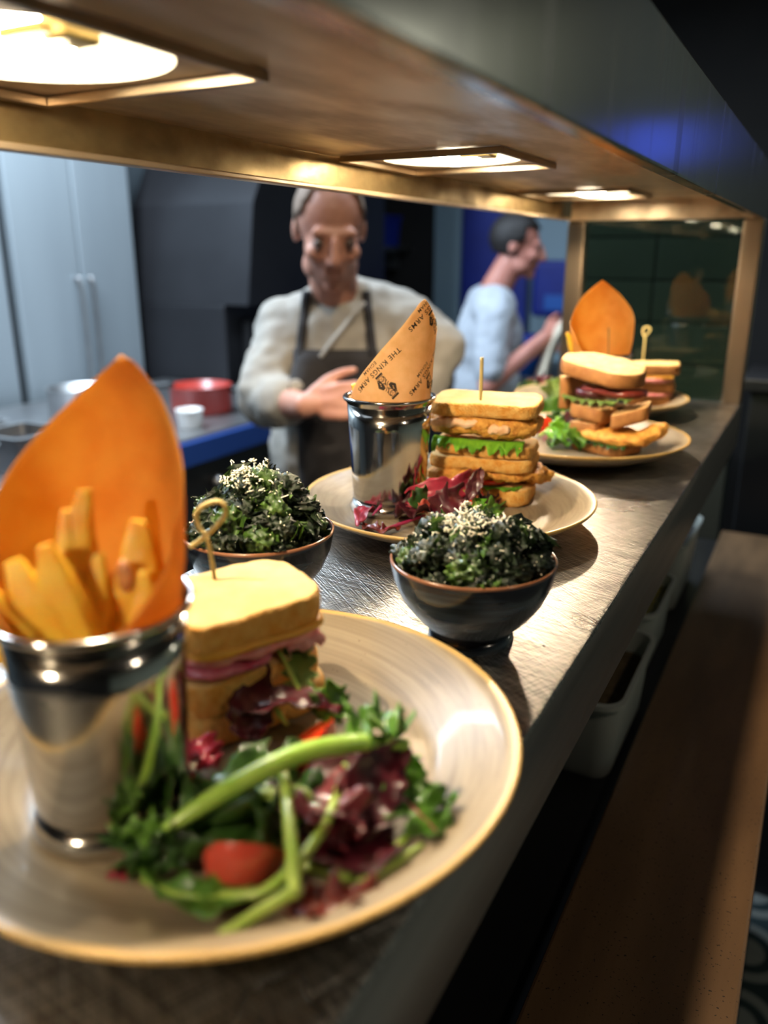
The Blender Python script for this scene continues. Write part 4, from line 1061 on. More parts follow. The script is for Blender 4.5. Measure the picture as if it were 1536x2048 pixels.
# --- middle plate salad
gB = 'salad leaves and stalks on the middle plate'
leaf([H(805, 1005, 0.014), H(860, 985, 0.024), H(915, 975, 0.028), H(962, 940, 0.036)], 0.024, M['pink_leaf'], 'long crimson chard leaf lying before the chicken club', seed=21, ruffle=0.2, lobe=0.08, group=gB, nrm=CN)
leaf([H(935, 1000, 0.022), H(950, 968, 0.032), H(963, 938, 0.040)], 0.014, M['red_leaf'], 'dark glossy red leaf tip at the end of the crimson leaf', seed=22, nrm=CN, ruffle=0.2, lobe=0.1, group=gB)
leaf([H(800, 1002, 0.012), H(760, 1005, 0.011), H(728, 1022, 0.008), H(716, 1052, 0.006)], 0.018, M['pink_leaf'], 'curled magenta leaf at the left of the middle salad', seed=23, ruffle=0.25, lobe=0.1, rib=M['stalk_pink'], group=gB)
leaf([H(722, 1050, 0.003), H(760, 1060, 0.004), H(800, 1055, 0.003)], 0.014, M['brown_leaf'], 'flat red leaf at the front rim of the middle plate', seed=24, ruffle=0.3, group=gB)
leaf([H(870, 1030, 0.010), H(900, 1005, 0.022), H(925, 985, 0.022)], 0.030, M['red_leaf'], 'crinkled maroon lettuce in the middle of the middle salad', seed=25, nrm=CN, ruffle=0.25, lobe=0.1, group=gB)
leaf([H(820, 1010, 0.018), H(850, 995, 0.021), H(878, 990, 0.018)], 0.020, M['leaf_dark'], 'dark ribbed green leaf on top of the crimson chard', seed=26, nrm=CN, ruffle=0.2, group=gB)
leaf([H(790, 1030, 0.006), H(840, 1020, 0.012), H(890, 1030, 0.006)], 0.032, M['red_leaf'], 'dark red bed leaf under the middle salad', seed=27, ruffle=0.3, group=gB)
leaf([H(835, 1020, 0.014), H(855, 1010, 0.016), H(868, 1000, 0.014)], 0.012, mat('coral_leaf', (0.62, 0.12, 0.06), (0.5, 0.07, 0.05), 80, rough=0.4, trans=0.2), 'small coral red leaf fold in the middle salad', seed=28, nrm=CN, group=gB)
stalk([H(760, 1020, 0.006), H(800, 1024, 0.007), H(850, 1022, 0.006)], 0.0018, 'magenta stalk lying on the middle plate', M['stalk_pink'], group=gB)
stalk([H(770, 1058, 0.004), H(810, 1045, 0.006), H(850, 1030, 0.006)], 0.0016, 'second magenta stalk nearer the rim of the middle plate', M['stalk_pink'], group=gB)
stalk([H(800, 1000, 0.013), H(770, 1006, 0.013), H(745, 1030, 0.008)], 0.0014, 'magenta stem curling under the left leaf of the middle salad', M['stalk_pink'], group=gB)
stalk([H(918, 985, 0.022), H(928, 1010, 0.016), H(940, 1040, 0.009)], 0.0014, 'pale mizuna stem in the middle salad, left of the red tomato', group=gB)
stalk([H(930, 982, 0.022), H(950, 1005, 0.018), H(962, 1045, 0.010)], 0.0013, 'pale mizuna stem crossing the red tomato on the middle plate', group=gB)
leaf([H(925, 990, 0.020), H(945, 1015, 0.013), H(965, 1050, 0.006)], 0.020, M['lettuce'], 'feathery bright green mizuna leaf in the middle salad', seed=29, ruffle=0.3, lobe=0.5, nrm=CN, group=gB)
leaf([H(955, 1040, 0.008), H(975, 1025, 0.012), H(1002, 1015, 0.010)], 0.020, M['leaf'], 'frilly green leaf behind the front kale bowl', seed=30, ruffle=0.4, lobe=0.4, nrm=CN, group=gB)
leaf([H(952, 1012, 0.013), H(972, 1005, 0.014), H(992, 1000, 0.010)], 0.016, M['red_leaf'], 'purple frilled leaf right of the red tomato', seed=31, ruffle=0.4, lobe=0.5, nrm=CN, group=gB)
wedge(H(947, 1012, 0.011), 0.0085, 'bright red cherry tomato half in the middle salad', (0.4, 0.3, -0.8), M['tomato'], squash=(1, 1.1, 1))
wedge(H(945, 998, 0.014), 0.012, 'orange-red tomato wedge at the foot of the chicken club', (0.9, 0.6, 0.5), M['tomato'])

# --- third and fourth plates: blurred greens
gC = 'salad on the third plate'
leaf([H(1105, 870, 0.006), H(1120, 858, 0.020), H(1128, 845, 0.012)], 0.026, M['lettuce'], 'round bright green leaf at the front of the third plate', seed=41, nrm=CN, ruffle=0.3, group=gC)
leaf([H(1142, 885, 0.006), H(1155, 872, 0.020), H(1168, 858, 0.014)], 0.026, M['leaf'], 'deep green leaf by the corner of the brown bread sandwich', seed=42, nrm=CN, ruffle=0.3, group=gC)
leaf([H(1095, 890, 0.004), H(1125, 885, 0.008), H(1160, 888, 0.004)], 0.026, M['leaf'], 'flat green leaf at the front rim of the third plate', seed=43, ruffle=0.4, group=gC)
leaf([H(1080, 830, 0.012), H(1110, 815, 0.020), H(1140, 820, 0.014)], 0.030, M['leaf'], 'green leaf at the back of the third salad', seed=44, nrm=CN, ruffle=0.3, group=gC)
leaf([H(1130, 850, 0.010), H(1150, 840, 0.022), H(1175, 845, 0.014)], 0.032, M['red_leaf'], 'dark purple leaf between salad and brown bread sandwich', seed=45, nrm=CN, ruffle=0.35, group=gC)
leaf([H(1100, 845, 0.010), H(1115, 838, 0.016), H(1130, 846, 0.010)], 0.022, M['leaf_dark'], 'shaded green leaf in the middle of the third salad', seed=46, nrm=CN, ruffle=0.35, group=gC)
stalk([H(1078, 872, 0.010), H(1095, 860, 0.014), H(1100, 842, 0.012)], 0.0022, 'pale stalk curling round the tomato on the third plate', group=gC)
stalk([H(1140, 830, 0.020), H(1146, 845, 0.016), H(1150, 858, 0.010)], 0.0018, 'pale stalk by the chip cup on the third plate', group=gC)
stalk([H(1088, 880, 0.008), H(1103, 862, 0.010), H(1112, 846, 0.010)], 0.0018, 'magenta stalk in the third salad', M['stalk_pink'], group=gC)
wedge(H(1086, 850, 0.016), 0.014, 'red tomato wedge at the left of the third plate', (0.5, 0.4, -0.9), M['tomato'])
gD = 'salad on the farthest plate'
leaf([H(1060, 780, 0.006), H(1085, 768, 0.018), H(1105, 765, 0.012)], 0.032, M['red_leaf'], 'dark red leaf heap on the farthest plate', seed=51, nrm=CN, ruffle=0.4, group=gD)
leaf([H(1095, 790, 0.006), H(1110, 776, 0.020), H(1125, 772, 0.012)], 0.032, M['leaf_pale'], 'dull green leaf next to the orange cone on the farthest plate', seed=52, nrm=CN, ruffle=0.3, group=gD)
leaf([H(1040, 785, 0.004), H(1060, 778, 0.012), H(1080, 782, 0.006)], 0.028, M['leaf_dark'], 'dark green leaf at the left rim of the farthest plate', seed=53, nrm=CN, ruffle=0.3, group=gD)

# ------------------------------------------------------------------ kale bowls
def kale_bowl(loc, label_b, label_k, label_c, seed, bright, peak):
    prof = [(0.0001, 0.002), (0.020, 0.002), (0.022, 0.0), (0.0275, 0.0), (0.0280, 0.002), (0.0268, 0.008), (0.028, 0.011), (0.036, 0.018), (0.045, 0.030), (0.0505, 0.043), (0.0528, 0.0545),
            (0.0531, 0.0565), (0.0522, 0.0575), (0.0512, 0.0568), (0.0495, 0.046), (0.044, 0.032), (0.034, 0.020), (0.020, 0.013), (0.0001, 0.012)]
    t = thing('glazed_bowl', label_b, 'bowl', loc, 0, 'small dark bowls of crispy kale')
    mesh('body', *lathe(prof[5:], 72), M['bowl'], t)
    mesh('foot', *lathe(prof[:6] + [(0.0001, 0.010)], 60), M['bowl'], t)
    rng = random.Random(seed)
    V, F, fm = [], [], []
    def mound(q): return 0.050 + peak * (1 - q ** 2.2)
    for k in range(46):
        # crinkled curls: strongly ridged little cushions
        a = 2.4 * k + rng.uniform(-0.4, 0.4); q = ((k + 0.5) / 46) ** 0.55
        rr = 0.048 * q
        r = rng.uniform(0.0085, 0.0125)
        c = Vector((rr * math.cos(a), rr * math.sin(a), mound(q) - r * 0.45 + rng.uniform(-0.005, 0.006)))
        sd = rng.uniform(0, 50); bm = bmesh.new(); bmesh.ops.create_icosphere(bm, subdivisions=4, radius=1)
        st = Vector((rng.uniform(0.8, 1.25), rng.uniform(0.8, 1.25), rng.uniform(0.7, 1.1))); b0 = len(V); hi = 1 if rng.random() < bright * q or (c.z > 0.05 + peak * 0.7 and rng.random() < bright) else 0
        for v in bm.verts:
            p = v.co.normalized(); w = p * 3.1 + Vector((sd, sd * 0.7, 0))
            rg = 1 - abs(noise.noise(w)) * 2.2; rg2 = 1 - abs(noise.noise(w * 2.3)) * 2.0; fine = noise.noise(w * 7)
            d = 0.62 + 0.42 * rg + 0.20 * rg2 + 0.10 * fine
            x = c + Vector((p.x * st.x, p.y * st.y, p.z * st.z)) * (r * d)
            dd = math.hypot(x.x, x.y); lim = 0.0485 if x.z < 0.057 else 0.057
            if dd > lim: x.x *= lim / dd; x.y *= lim / dd
            if x.z < 0.044: x.z = 0.044 + (x.z - 0.044) * 0.1
            V.append(x)
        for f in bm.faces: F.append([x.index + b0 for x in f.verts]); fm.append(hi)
        bm.free()
    for k in range(46):
        # thin frilled leaf edges standing out of the cushions
        a = rng.uniform(0, 2 * PI); q = rng.random() ** 0.5
        c = Vector((0.047 * q * math.cos(a), 0.047 * q * math.sin(a), mound(q) + rng.uniform(-0.001, 0.004)))
        s_ = rng.uniform(0.006, 0.011); m = 17; b0 = len(V); ph = rng.uniform(0, 9)
        Rm = Matrix.Rotation(rng.uniform(0, 6.28), 3, 'Z') @ Matrix.Rotation(rng.uniform(-1.5, 1.5), 3, 'X') @ Matrix.Rotation(rng.uniform(0, 6.28), 3, 'Z')
        for i in range(m):
            for j in range(m):
                x, y = i / (m - 1) * 2 - 1, j / (m - 1) * 2 - 1
                rad = min(1.3, math.hypot(x, y)); an = math.atan2(y, x)
                x *= 1 + 0.25 * math.sin(an * 7 + ph); y *= 0.8 + 0.2 * math.sin(an * 5 + ph)
                w = 0.45 * rad ** 1.8 * math.sin(an * 10 + ph + rad * 3) + 0.25 * noise.noise(Vector((x * 4 + ph, y * 4, k))) + 0.22 * rad * math.sin(an * 23 + ph)
                p = Rm @ Vector((x * s_, y * s_, w * s_)) + c
                d = math.hypot(p.x, p.y); lim = 0.0485 if p.z < 0.057 else 0.060
                if d > lim: p.x *= lim / d; p.y *= lim / d
                if p.z < 0.046: p.z = 0.046 + (p.z - 0.046) * 0.1
                V.append(p)
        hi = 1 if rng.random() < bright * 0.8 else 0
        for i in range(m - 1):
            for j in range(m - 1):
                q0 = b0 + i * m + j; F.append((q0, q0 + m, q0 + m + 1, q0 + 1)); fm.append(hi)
    top = [v for v in V if v.z > 0.054]
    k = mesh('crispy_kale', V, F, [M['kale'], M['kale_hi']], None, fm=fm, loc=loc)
    k['kind'] = 'stuff'; tag(k, label_k, 'kale')
    # grated cheese: tiny curls and crumbs scattered on the leaves
    Vc, Fc = [], []
    tops = sorted(top, key=lambda v: -v.z)
    for i in range(620):
        if i < 170: p = tops[int(len(tops) * rng.random() ** 2.5 * 0.5)]
        else: p = top[rng.randrange(len(top))]
        b0 = len(Vc)
        if i < 170:
            L_ = rng.uniform(0.002, 0.006); r = rng.uniform(0.00035, 0.0006)
            d = Vector((rng.uniform(-1, 1), rng.uniform(-1, 1), rng.uniform(-0.3, 0.6))).normalized()
            bnd = Vector((rng.uniform(-1, 1), rng.uniform(-1, 1), rng.uniform(-1, 1))) * L_ * 0.3
            o = p + Vector((0, 0, 0.0012))
            v, f = tube([o - d * L_ / 2, o + bnd, o + d * L_ / 2], r, 4, 4)
        else:
            r = rng.uniform(0.0003, 0.0007)
            v, f = blob(p + Vector((0, 0, r)), (r, r, r), None, 1)
        Vc += v; Fc += [[x + b0 for x in q] for q in f]
    cheese_clump = Vector((0.004, -0.004, 0.0))
    for i in range(150):
        a = rng.uniform(0, 6.28); q = rng.random() ** 0.6 * 0.016
        o = Vector((q * math.cos(a) - 0.004, q * math.sin(a) - 0.008, 0.061 + peak - q * 0.5 + rng.uniform(-0.003, 0.003)))
        L_ = rng.uniform(0.0016, 0.0042); d = Vector((rng.uniform(-1, 1), rng.uniform(-1, 1), rng.uniform(-0.2, 0.9))).normalized(); b0 = len(Vc)
        v, f = tube([o - d * L_ / 2, o + Vector((rng.uniform(-1, 1), rng.uniform(-1, 1), 0)) * 0.001, o + d * L_ / 2], 0.00055, 4, 4)
        Vc += v; Fc += [[x + b0 for x in q_] for q_ in f]
    ch = mesh('grated_cheese', Vc, Fc, M['parm'], None, loc=loc)
    ch['kind'] = 'stuff'; tag(ch, label_c, 'cheese')
BR = Vector((-0.1772, 0.4520, SHELF)); BL = Vector((-0.3310, 0.4330, SHELF))
kale_bowl(BR, 'dark blue glazed bowl near the shelf edge, whole bowl in view', 'dark crispy kale in the bowl near the shelf edge', 'grated cheese over the kale near the shelf edge', 5, 0.25, 0.026)
kale_bowl(BL, 'dark blue glazed bowl on the kitchen side behind the knotted stick', 'crispy kale heaped in the kitchen-side bowl behind the knotted stick', 'white grated cheese on the kitchen-side kale', 23, 0.6, 0.040)
# ------------------------------------------------------------------ kitchen beyond the pass
def cabinet_row():
    """tall steel fridges on the left wall: carcass, doors, handles"""
    for i, y in enumerate((0.75, 1.37, 1.99)):
        lab = ('tall pale steel fridge at the far left of the kitchen', 'middle tall steel fridge on the left kitchen wall', 'tall steel fridge nearest the dark oven tower')[i]
        t = thing('steel_fridge', lab, 'fridge', (-2.68, y, 0), 0, 'steel fridges along the left wall')
        mesh('carcass', *box(0, 0.10, 0.0, 0.60, 0.0, 2.35, 0.004), M['dark_app'], t, smooth=False)
        for j in (0, 1):
            d = mesh('door', *box(0.102, 0.15, 0.012 + 0.292 * j, 0.296 + 0.292 * j, 0.12, 2.33, 0.006), M['steel_panel'], t, smooth=False)
            hy = 0.27 if j == 0 else 0.33
            mesh('handle', *tube([(0.15, hy, 1.0), (0.175, hy, 1.02), (0.175, hy, 1.38), (0.15, hy, 1.40)], 0.007, 8, 16), M['steel_dull'], d)
cabinet_row()

ov = thing('oven_tower', 'black oven tower with a sloping canopy behind the left cook', 'oven', (0, 0, 0))
mesh('body', *box(-2.62, -2.12, 2.62, 3.75, 0, 1.30, 0.01), M['dark_app'], ov, smooth=False)
def prism(P, x0, x1):
    n = len(P); V = [(x0, y, z) for y, z in P] + [(x1, y, z) for y, z in P]
    F = [list(range(n))[::-1], [n + i for i in range(n)]] + [(i, (i + 1) % n, n + (i + 1) % n, n + i) for i in range(n)]
    return V, F
mesh('canopy', *prism([(2.62, 1.30), (3.75, 1.30), (3.75, 2.35), (2.95, 2.35), (2.86, 1.98), (2.68, 1.68)], -2.62, -2.0), M['dark_app'], ov, smooth=False)
mesh('door', *box(-2.12, -2.08, 2.72, 3.60, 0.35, 1.24, 0.01), M['black'], ov, smooth=False)
mesh('handle', *tube([(-2.08, 2.80, 1.12), (-2.04, 2.82, 1.12), (-2.04, 3.50, 1.12), (-2.08, 3.52, 1.12)], 0.010, 8, 16), M['steel_dull'], ov)

KZ = CAM_Z - 0.50
kl = thing('cook_line', 'steel cook line worktop with a blue front edge behind the left cook', 'worktop', (0, 0, 0))
mesh('worktop', *box(-2.45, -1.555, 0.2, 2.6, KZ - 0.035, KZ, 0.004), M['steel_dull'], kl, smooth=False)
mesh('front_panel', *box(-1.60, -1.58, 0.2, 2.6, 0.05, KZ - 0.036), M['black'], kl, smooth=False)
mesh('edge_strip', *box(-1.555, -1.535, 1.05, 2.6, KZ - 0.075, KZ - 0.008, 0.003), M['blue_edge'], kl, smooth=False)
mesh('edge_strip', *box(-1.555, -1.535, 0.2, 1.045, KZ - 0.075, KZ - 0.008, 0.003), M['steel_panel'], kl, smooth=False)
kv, kf = lathe([(0.0001, 0), (0.022, 0), (0.022, 0.012), (0.016, 0.03), (0.0001, 0.03)], 20)
for k in range(4): mesh('knob', [(p[2], p[0], p[1]) for p in kv], kf, M['steel_dull'], kl, loc=(-1.58, 1.3 + 0.28 * k, KZ - 0.16))

def gn_pan(x, y, label, content):
    t = thing('food_pan', label, 'pan', (x, y, KZ + 0.0005), 0, 'steel food pans on the cook line')
    R = lambda s, z: [(a, b, z) for a, b in rrect(0.085 * s, 0.078 * s, 0.02 * s)]
    mesh('body', *loft([R(0.88, 0), R(0.94, 0.085), R(1.05, 0.087), R(1.05, 0.090), R(0.92, 0.090), R(0.86, 0.03)]), M['steel_dull'], t, smooth=False)
    mesh('contents', *loft([R(0.85, 0.032), R(0.88, 0.06)]), content, t, smooth=False)
names = ['front left', 'front middle', 'front right', 'back left', 'back middle', 'back right']
for k in range(6):
    gn_pan(-1.70 - 0.22 * (k // 3), 0.90 + 0.20 * (k % 3), 'steel food pan, %s of the six sunk pans behind the near cone' % names[k], [M['black'], M['stew'], M['dark_app']][k % 3])
def pot(x, y, r, h, m_, label, handle):
    t = thing('saucepan', label, 'saucepan', (x, y, KZ + 0.0005), 0, 'saucepans on the cook line')
    mesh('body', *lathe([(0.0001, 0), (r * 0.94, 0), (r, 0.01), (r, h - 0.004), (r * 1.04, h), (r * 0.97, h), (r * 0.95, 0.01), (0.0001, 0.008)], 40), m_, t)
    mesh('handle', *tube([(r * 0.98 * handle[0], r * 0.98 * handle[1], h * 0.8), ((r + 0.08) * handle[0], (r + 0.08) * handle[1], h * 0.95), ((r + 0.17) * handle[0], (r + 0.17) * handle[1], h)], 0.009, 8, 12), M['black'], t)
pot(-1.95, 1.72, 0.10, 0.12, M['steel_dull'], 'steel saucepan on the cook line behind the tip of the near cone', (0.8, 0.6))
pot(-2.15, 1.30, 0.11, 0.14, M['dark_app'], 'blackened saucepan at the back of the cook line', (0.6, -0.8))
pot(-1.80, 2.08, 0.10, 0.09, M['red_pan'], 'red saucepan on the cook line beside the left cook', (0.9, 0.4))
rk = thing('ramekin', 'white ramekin on the red saucepan end of the cook line', 'ramekin', (-1.66, 1.86, KZ + 0.0005), 0)
mesh('body', *lathe([(0.0001, 0), (0.036, 0), (0.040, 0.05), (0.042, 0.055), (0.037, 0.055), (0.034, 0.01), (0.0001, 0.008)], 32), M['white_china'], rk)
mesh('sauce', *lathe([(0.0001, 0.03), (0.0355, 0.03), (0.0355, 0.04), (0.0001, 0.042)], 28), M['white_china'], rk)

# wall shelf with blue crates behind the left cook's head
ws = thing('wall_shelf', 'steel wall shelf with blue crates behind the left cook', 'shelf', (0, 0, 0))
mesh('board', *box(-2.6, -2.3, 3.80, 4.69, CAM_Z + 0.02, CAM_Z + 0.045, 0.003), M['steel_dull'], ws, smooth=False)
for y in (3.9, 4.55): mesh('bracket', *box(-2.6, -2.34, y, y + 0.02, CAM_Z - 0.08, CAM_Z + 0.019), M['steel_dull'], ws, smooth=False)
def crate(loc, w, d, h, label, m_):
    t = thing('blue_crate', label, 'crate', loc, 0, 'blue crates in the kitchen')
    R = lambda s, z: [(a, b, z) for a, b in rrect(w * s, d * s, 0.02)]
    mesh('body', *loft([R(0.9, 0), R(0.98, h - 0.02), R(1.03, h - 0.018), R(1.03, h), R(0.94, h), R(0.88, 0.01)]), m_, t, smooth=False)
    mesh('grip', *box(-w * 0.4, w * 0.4, -d * 1.04, -d * 0.97, h * 0.62, h * 0.72, 0.003), M['black'], t, smooth=False)
crate((-2.44, 3.98, CAM_Z + 0.046), 0.13, 0.15, 0.16, 'blue crate on the wall shelf, left of the cook\'s head', M['blue'])
crate((-2.44, 4.40, CAM_Z + 0.046), 0.13, 0.16, 0.17, 'blue crate on the wall shelf, right of the cook\'s head', M['blue'])

# door frame, blue door and dispenser on the end wall
df = mesh('door_1', *box(-1.95, -1.55, 4.62, 4.68, 0.0, 2.05, 0.004), M['blue'], None, smooth=False); struct(df)
mesh('door_handle', *tube([(-1.62, 4.62, 1.02), (-1.62, 4.58, 1.02), (-1.72, 4.58, 1.02)], 0.009, 8, 12), M['steel_dull'], df)
struct(mesh('trim_2', *box(-2.12, -1.955, 4.60, 4.70, 0, 2.15, 0.004), M['wall_pale'], None, smooth=False))
struct(mesh('trim_3', *box(-2.6, -2.125, 4.66, 4.70, 0, 2.3), M['wall_dark'], None, smooth=False))
dp = thing('towel_dispenser', 'blue paper towel dispenser on the end wall before the right cook\'s face', 'dispenser', (-1.33, 4.60, 1.16), 0)
mesh('case', *box(-0.13, 0.13, -0.16, 0.095, 0.0, 0.30, 0.03), M['blue'], dp, smooth=False)
mesh('window', *box(-0.05, 0.09, -0.166, -0.158, 0.04, 0.12, 0.003), M['blue_lite'], dp, smooth=False)
bn = thing('kitchen_bin', 'dark worktop bench behind the right cook', 'bench', (-1.2, 4.2, 0), 0)
mesh('top', *box(-0.85, 0.5, -0.25, 0.45, 0.86, 0.90, 0.003), M['dark_app'], bn, smooth=False)
mesh('base', *box(-0.83, 0.48, -0.22, 0.45, 0.0, 0.859), M['black'], bn, smooth=False)
bn.name = 'kitchen_bench'
dw = thing('blue_tub', 'bright blue tub on the dark bench beside the right cook\'s cloth', 'tub', (-1.32, 4.05, 0.9005), 0)
mesh('body', *lathe([(0.0001, 0), (0.09, 0), (0.11, 0.18), (0.115, 0.185), (0.105, 0.19), (0.09, 0.01), (0.0001, 0.008)], 32), M['blue_lite'], dw)
mesh('lid', *lathe([(0.0001, 0.1905), (0.117, 0.1905), (0.117, 0.20), (0.0001, 0.206)], 32), M['blue'], dw)

# ------------------------------------------------------------------ people
def cap_mesh(bm, p0, r0, p1, r1, n=14):
    p0, p1 = Vector(p0), Vector(p1); d = p1 - p0; L_ = d.length
    z = d.normalized(); x = z.cross(Vector((0.3, 0.9, 0.1))).normalized(); y = z.cross(x)
    rings = []
    for k in range(5): a = -PI / 2 + (PI / 2) * (k + 0.4) / 4.4; rings.append((p0 + z * (r0 * math.sin(a)), r0 * math.cos(a)))
    for k in range(1, 6): rings.append((p0.lerp(p1, k / 6), r0 + (r1 - r0) * k / 6))
    for k in range(5): a = (PI / 2) * k / 4.4; rings.append((p1 + z * (r1 * math.sin(a)), r1 * math.cos(a)))
    vs = [[bm.verts.new(c + x * (r * math.cos(2 * PI * i / n)) + y * (r * math.sin(2 * PI * i / n))) for i in range(n)] for c, r in rings]
    for a, b in zip(vs, vs[1:]):
        for i in range(n): bm.faces.new((a[i], a[(i + 1) % n], b[(i + 1) % n], b[i]))
    bm.faces.new(vs[0][::-1]); bm.faces.new(vs[-1])

def ell_mesh(bm, c, r, R=None):
    v, f = blob((0, 0, 0), r, R, 3)
    vs = [bm.verts.new(p + Vector(c)) for p in v]
    for q in f: bm.faces.new([vs[i] for i in q])

def fuse(items, voxel, smooth=6, wrinkle=0.0, freq=14):
    bm = bmesh.new()
    for it in items:
        if it[0] == 'c': cap_mesh(bm, *it[1:])
        else: ell_mesh(bm, *it[1:])
    me = bpy.data.meshes.new('tmp'); bm.to_mesh(me); bm.free()
    o = bpy.data.objects.new('tmp', me); C.objects.link(o)
    r = o.modifiers.new('r', 'REMESH'); r.mode = 'VOXEL'; r.voxel_size = voxel
    s = o.modifiers.new('s', 'SMOOTH'); s.factor = 0.5; s.iterations = smooth
    dg = bpy.context.evaluated_depsgraph_get(); dg.update()
    m2 = bpy.data.meshes.new_from_object(o.evaluated_get(dg))
    V = [v.co.copy() for v in m2.vertices]; F = [list(p.vertices) for p in m2.polygons]
    N_ = [v.normal.copy() for v in m2.vertices]
    C.objects.unlink(o); bpy.data.objects.remove(o); bpy.data.meshes.remove(me); bpy.data.meshes.remove(m2)
    if wrinkle:
        V = [p + n * (wrinkle * (noise.noise(Vector((p.x * freq, p.y * freq, p.z * freq * 0.6))) + 0.6 * noise.noise(p * freq * 2.3))) for p, n in zip(V, N_)]
    return V, F

def head_items(c, R, s=1.0):
    out = []
    P = lambda x, y, z: Vector(c) + R @ (Vector((x, y, z)) * s)
    def e(p, r): out.append(('e', P(*p), tuple(k * s for k in r), R))
    e((0, 0.018, 0.030), (0.076, 0.094, 0.088)); e((0, -0.030, -0.025), (0.061, 0.064, 0.085))
    e((0, -0.038, -0.070), (0.046, 0.050, 0.042)); e((0, -0.074, -0.096), (0.022, 0.020, 0.018))
    for q in (-1, 1):
        e((q * 0.038, -0.066, -0.022), (0.024, 0.024, 0.022)); e((q * 0.076, 0.014, -0.004), (0.009, 0.020, 0.030))
        e((q * 0.042, -0.022, -0.070), (0.022, 0.040, 0.028)); e((q * 0.012, -0.098, -0.032), (0.009, 0.010, 0.008))
    out.append(('c', P(-0.042, -0.076, 0.025), 0.010 * s, P(0.042, -0.076, 0.025), 0.010 * s))
    out.append(('c', P(0, -0.092, 0.014), 0.009 * s, P(0, -0.112, -0.026), 0.0125 * s))
    out.append(('c', P(-0.018, -0.089, -0.053), 0.007 * s, P(0.018, -0.089, -0.053), 0.007 * s))
    out.append(('c', P(-0.016, -0.088, -0.064), 0.0078 * s, P(0.016, -0.088, -0.064), 0.0078 * s))
    return out

def hand_items(w, d, up, curl, s=1.0, thumb=1):
    """w wrist, d finger direction, up = back of hand normal; fingers are separate tapering chains bent towards the palm"""
    w = Vector(w); d = Vector(d).normalized(); up = Vector(up).normalized(); side = d.cross(up).normalized(); up = side.cross(d)
    out = [('e', w + d * 0.045 * s, (0.020 * s, 0.046 * s, 0.014 * s), Matrix((side, d, up)).transposed()),
           ('c', w, 0.026 * s, w + d * 0.02 * s, 0.022 * s)]
    for k, (off, L_) in enumerate(((-0.030, 0.066), (-0.010, 0.078), (0.011, 0.072), (0.031, 0.056))):
        a = w + d * (0.086 - 0.006 * abs(k - 1)) * s + side * off * s; ang = curl * 0.5
        out.append(('c', w + d * 0.04 * s + side * off * 0.75 * s, 0.0115 * s, a, 0.0105 * s))
        for j in range(3):
            dd = d * math.cos(ang) - up * math.sin(ang); b = a + dd * L_ * (0.44, 0.32, 0.24)[j] * s
            out.append(('c', a, (0.0098 - 0.0008 * j) * s, b, (0.0092 - 0.001 * j) * s)); a = b; ang += curl
    a = w + d * 0.018 * s - side * thumb * 0.022 * s
    for j, L_ in enumerate((0.042, 0.032, 0.026)):
        dd = (d * (0.72 + 0.12 * j) - side * thumb * (0.62 - 0.22 * j) - up * 0.25).normalized(); b = a + dd * L_ * s
        out.append(('c', a, (0.0135 - 0.0018 * j) * s, b, (0.012 - 0.0018 * j) * s)); a = b
    return out

def hair_mesh(c, R, s, front, low, grow=1.06):
    V0, F0 = blob((0, 0.018, 0.030), (0.078 * grow, 0.096 * grow, 0.089 * grow), None, 4, 0.002, 60)
    keep = lambda p: (p.z > low + (0.05 if p.y < -0.01 else 0)) and not (p.y < -0.03 and p.z < front)
    F1 = [f for f in F0 if all(keep(V0[i]) for i in f)]
    used = sorted({i for f in F1 for i in f}); mp = {i: k for k, i in enumerate(used)}
    return [Vector(c) + R @ (V0[i] * s) for i in used], [[mp[i] for i in f] for f in F1]

def drape(bvh, us, zs, gap=0.006, y0=-1.2):
    """cloth grid laid on the front of a garment"""
    V, F = [], []; hits = {}
    for i, u in enumerate(us):
        for j, z in enumerate(zs):
            h = bvh.ray_cast(Vector((u, y0, z)), Vector((0, 1, 0)))
            hits[i, j] = h[0].y - gap if h[0] is not None else None
    for i in range(len(us)):
        for j in range(len(zs)):
            if hits[i, j] is None:
                c_ = [hits[a, b] for a in range(len(us)) for b in (j,) if hits[a, b] is not None]
                hits[i, j] = (sum(c_) / len(c_)) if c_ else 0
    for _ in range(3):
        h2 = dict(hits)
        for i in range(1, len(us) - 1):
            for j in range(1, len(zs) - 1):
                m_ = (hits[i - 1, j] + hits[i + 1, j] + hits[i, j - 1] + hits[i, j + 1]) / 4
                h2[i, j] = min(hits[i, j], m_)
        hits = h2
    n = len(zs)
    for i, u in enumerate(us):
        for j, z in enumerate(zs): V.append((u, hits[i, j], z))
    for i in range(len(us) - 1):
        for j in range(n - 1): F.append((i * n + j, i * n + n + j, i * n + n + j + 1, i * n + j + 1))
    return V, F

def lin(a, b, n): return [a + (b - a) * i / (n - 1) for i in range(n)]

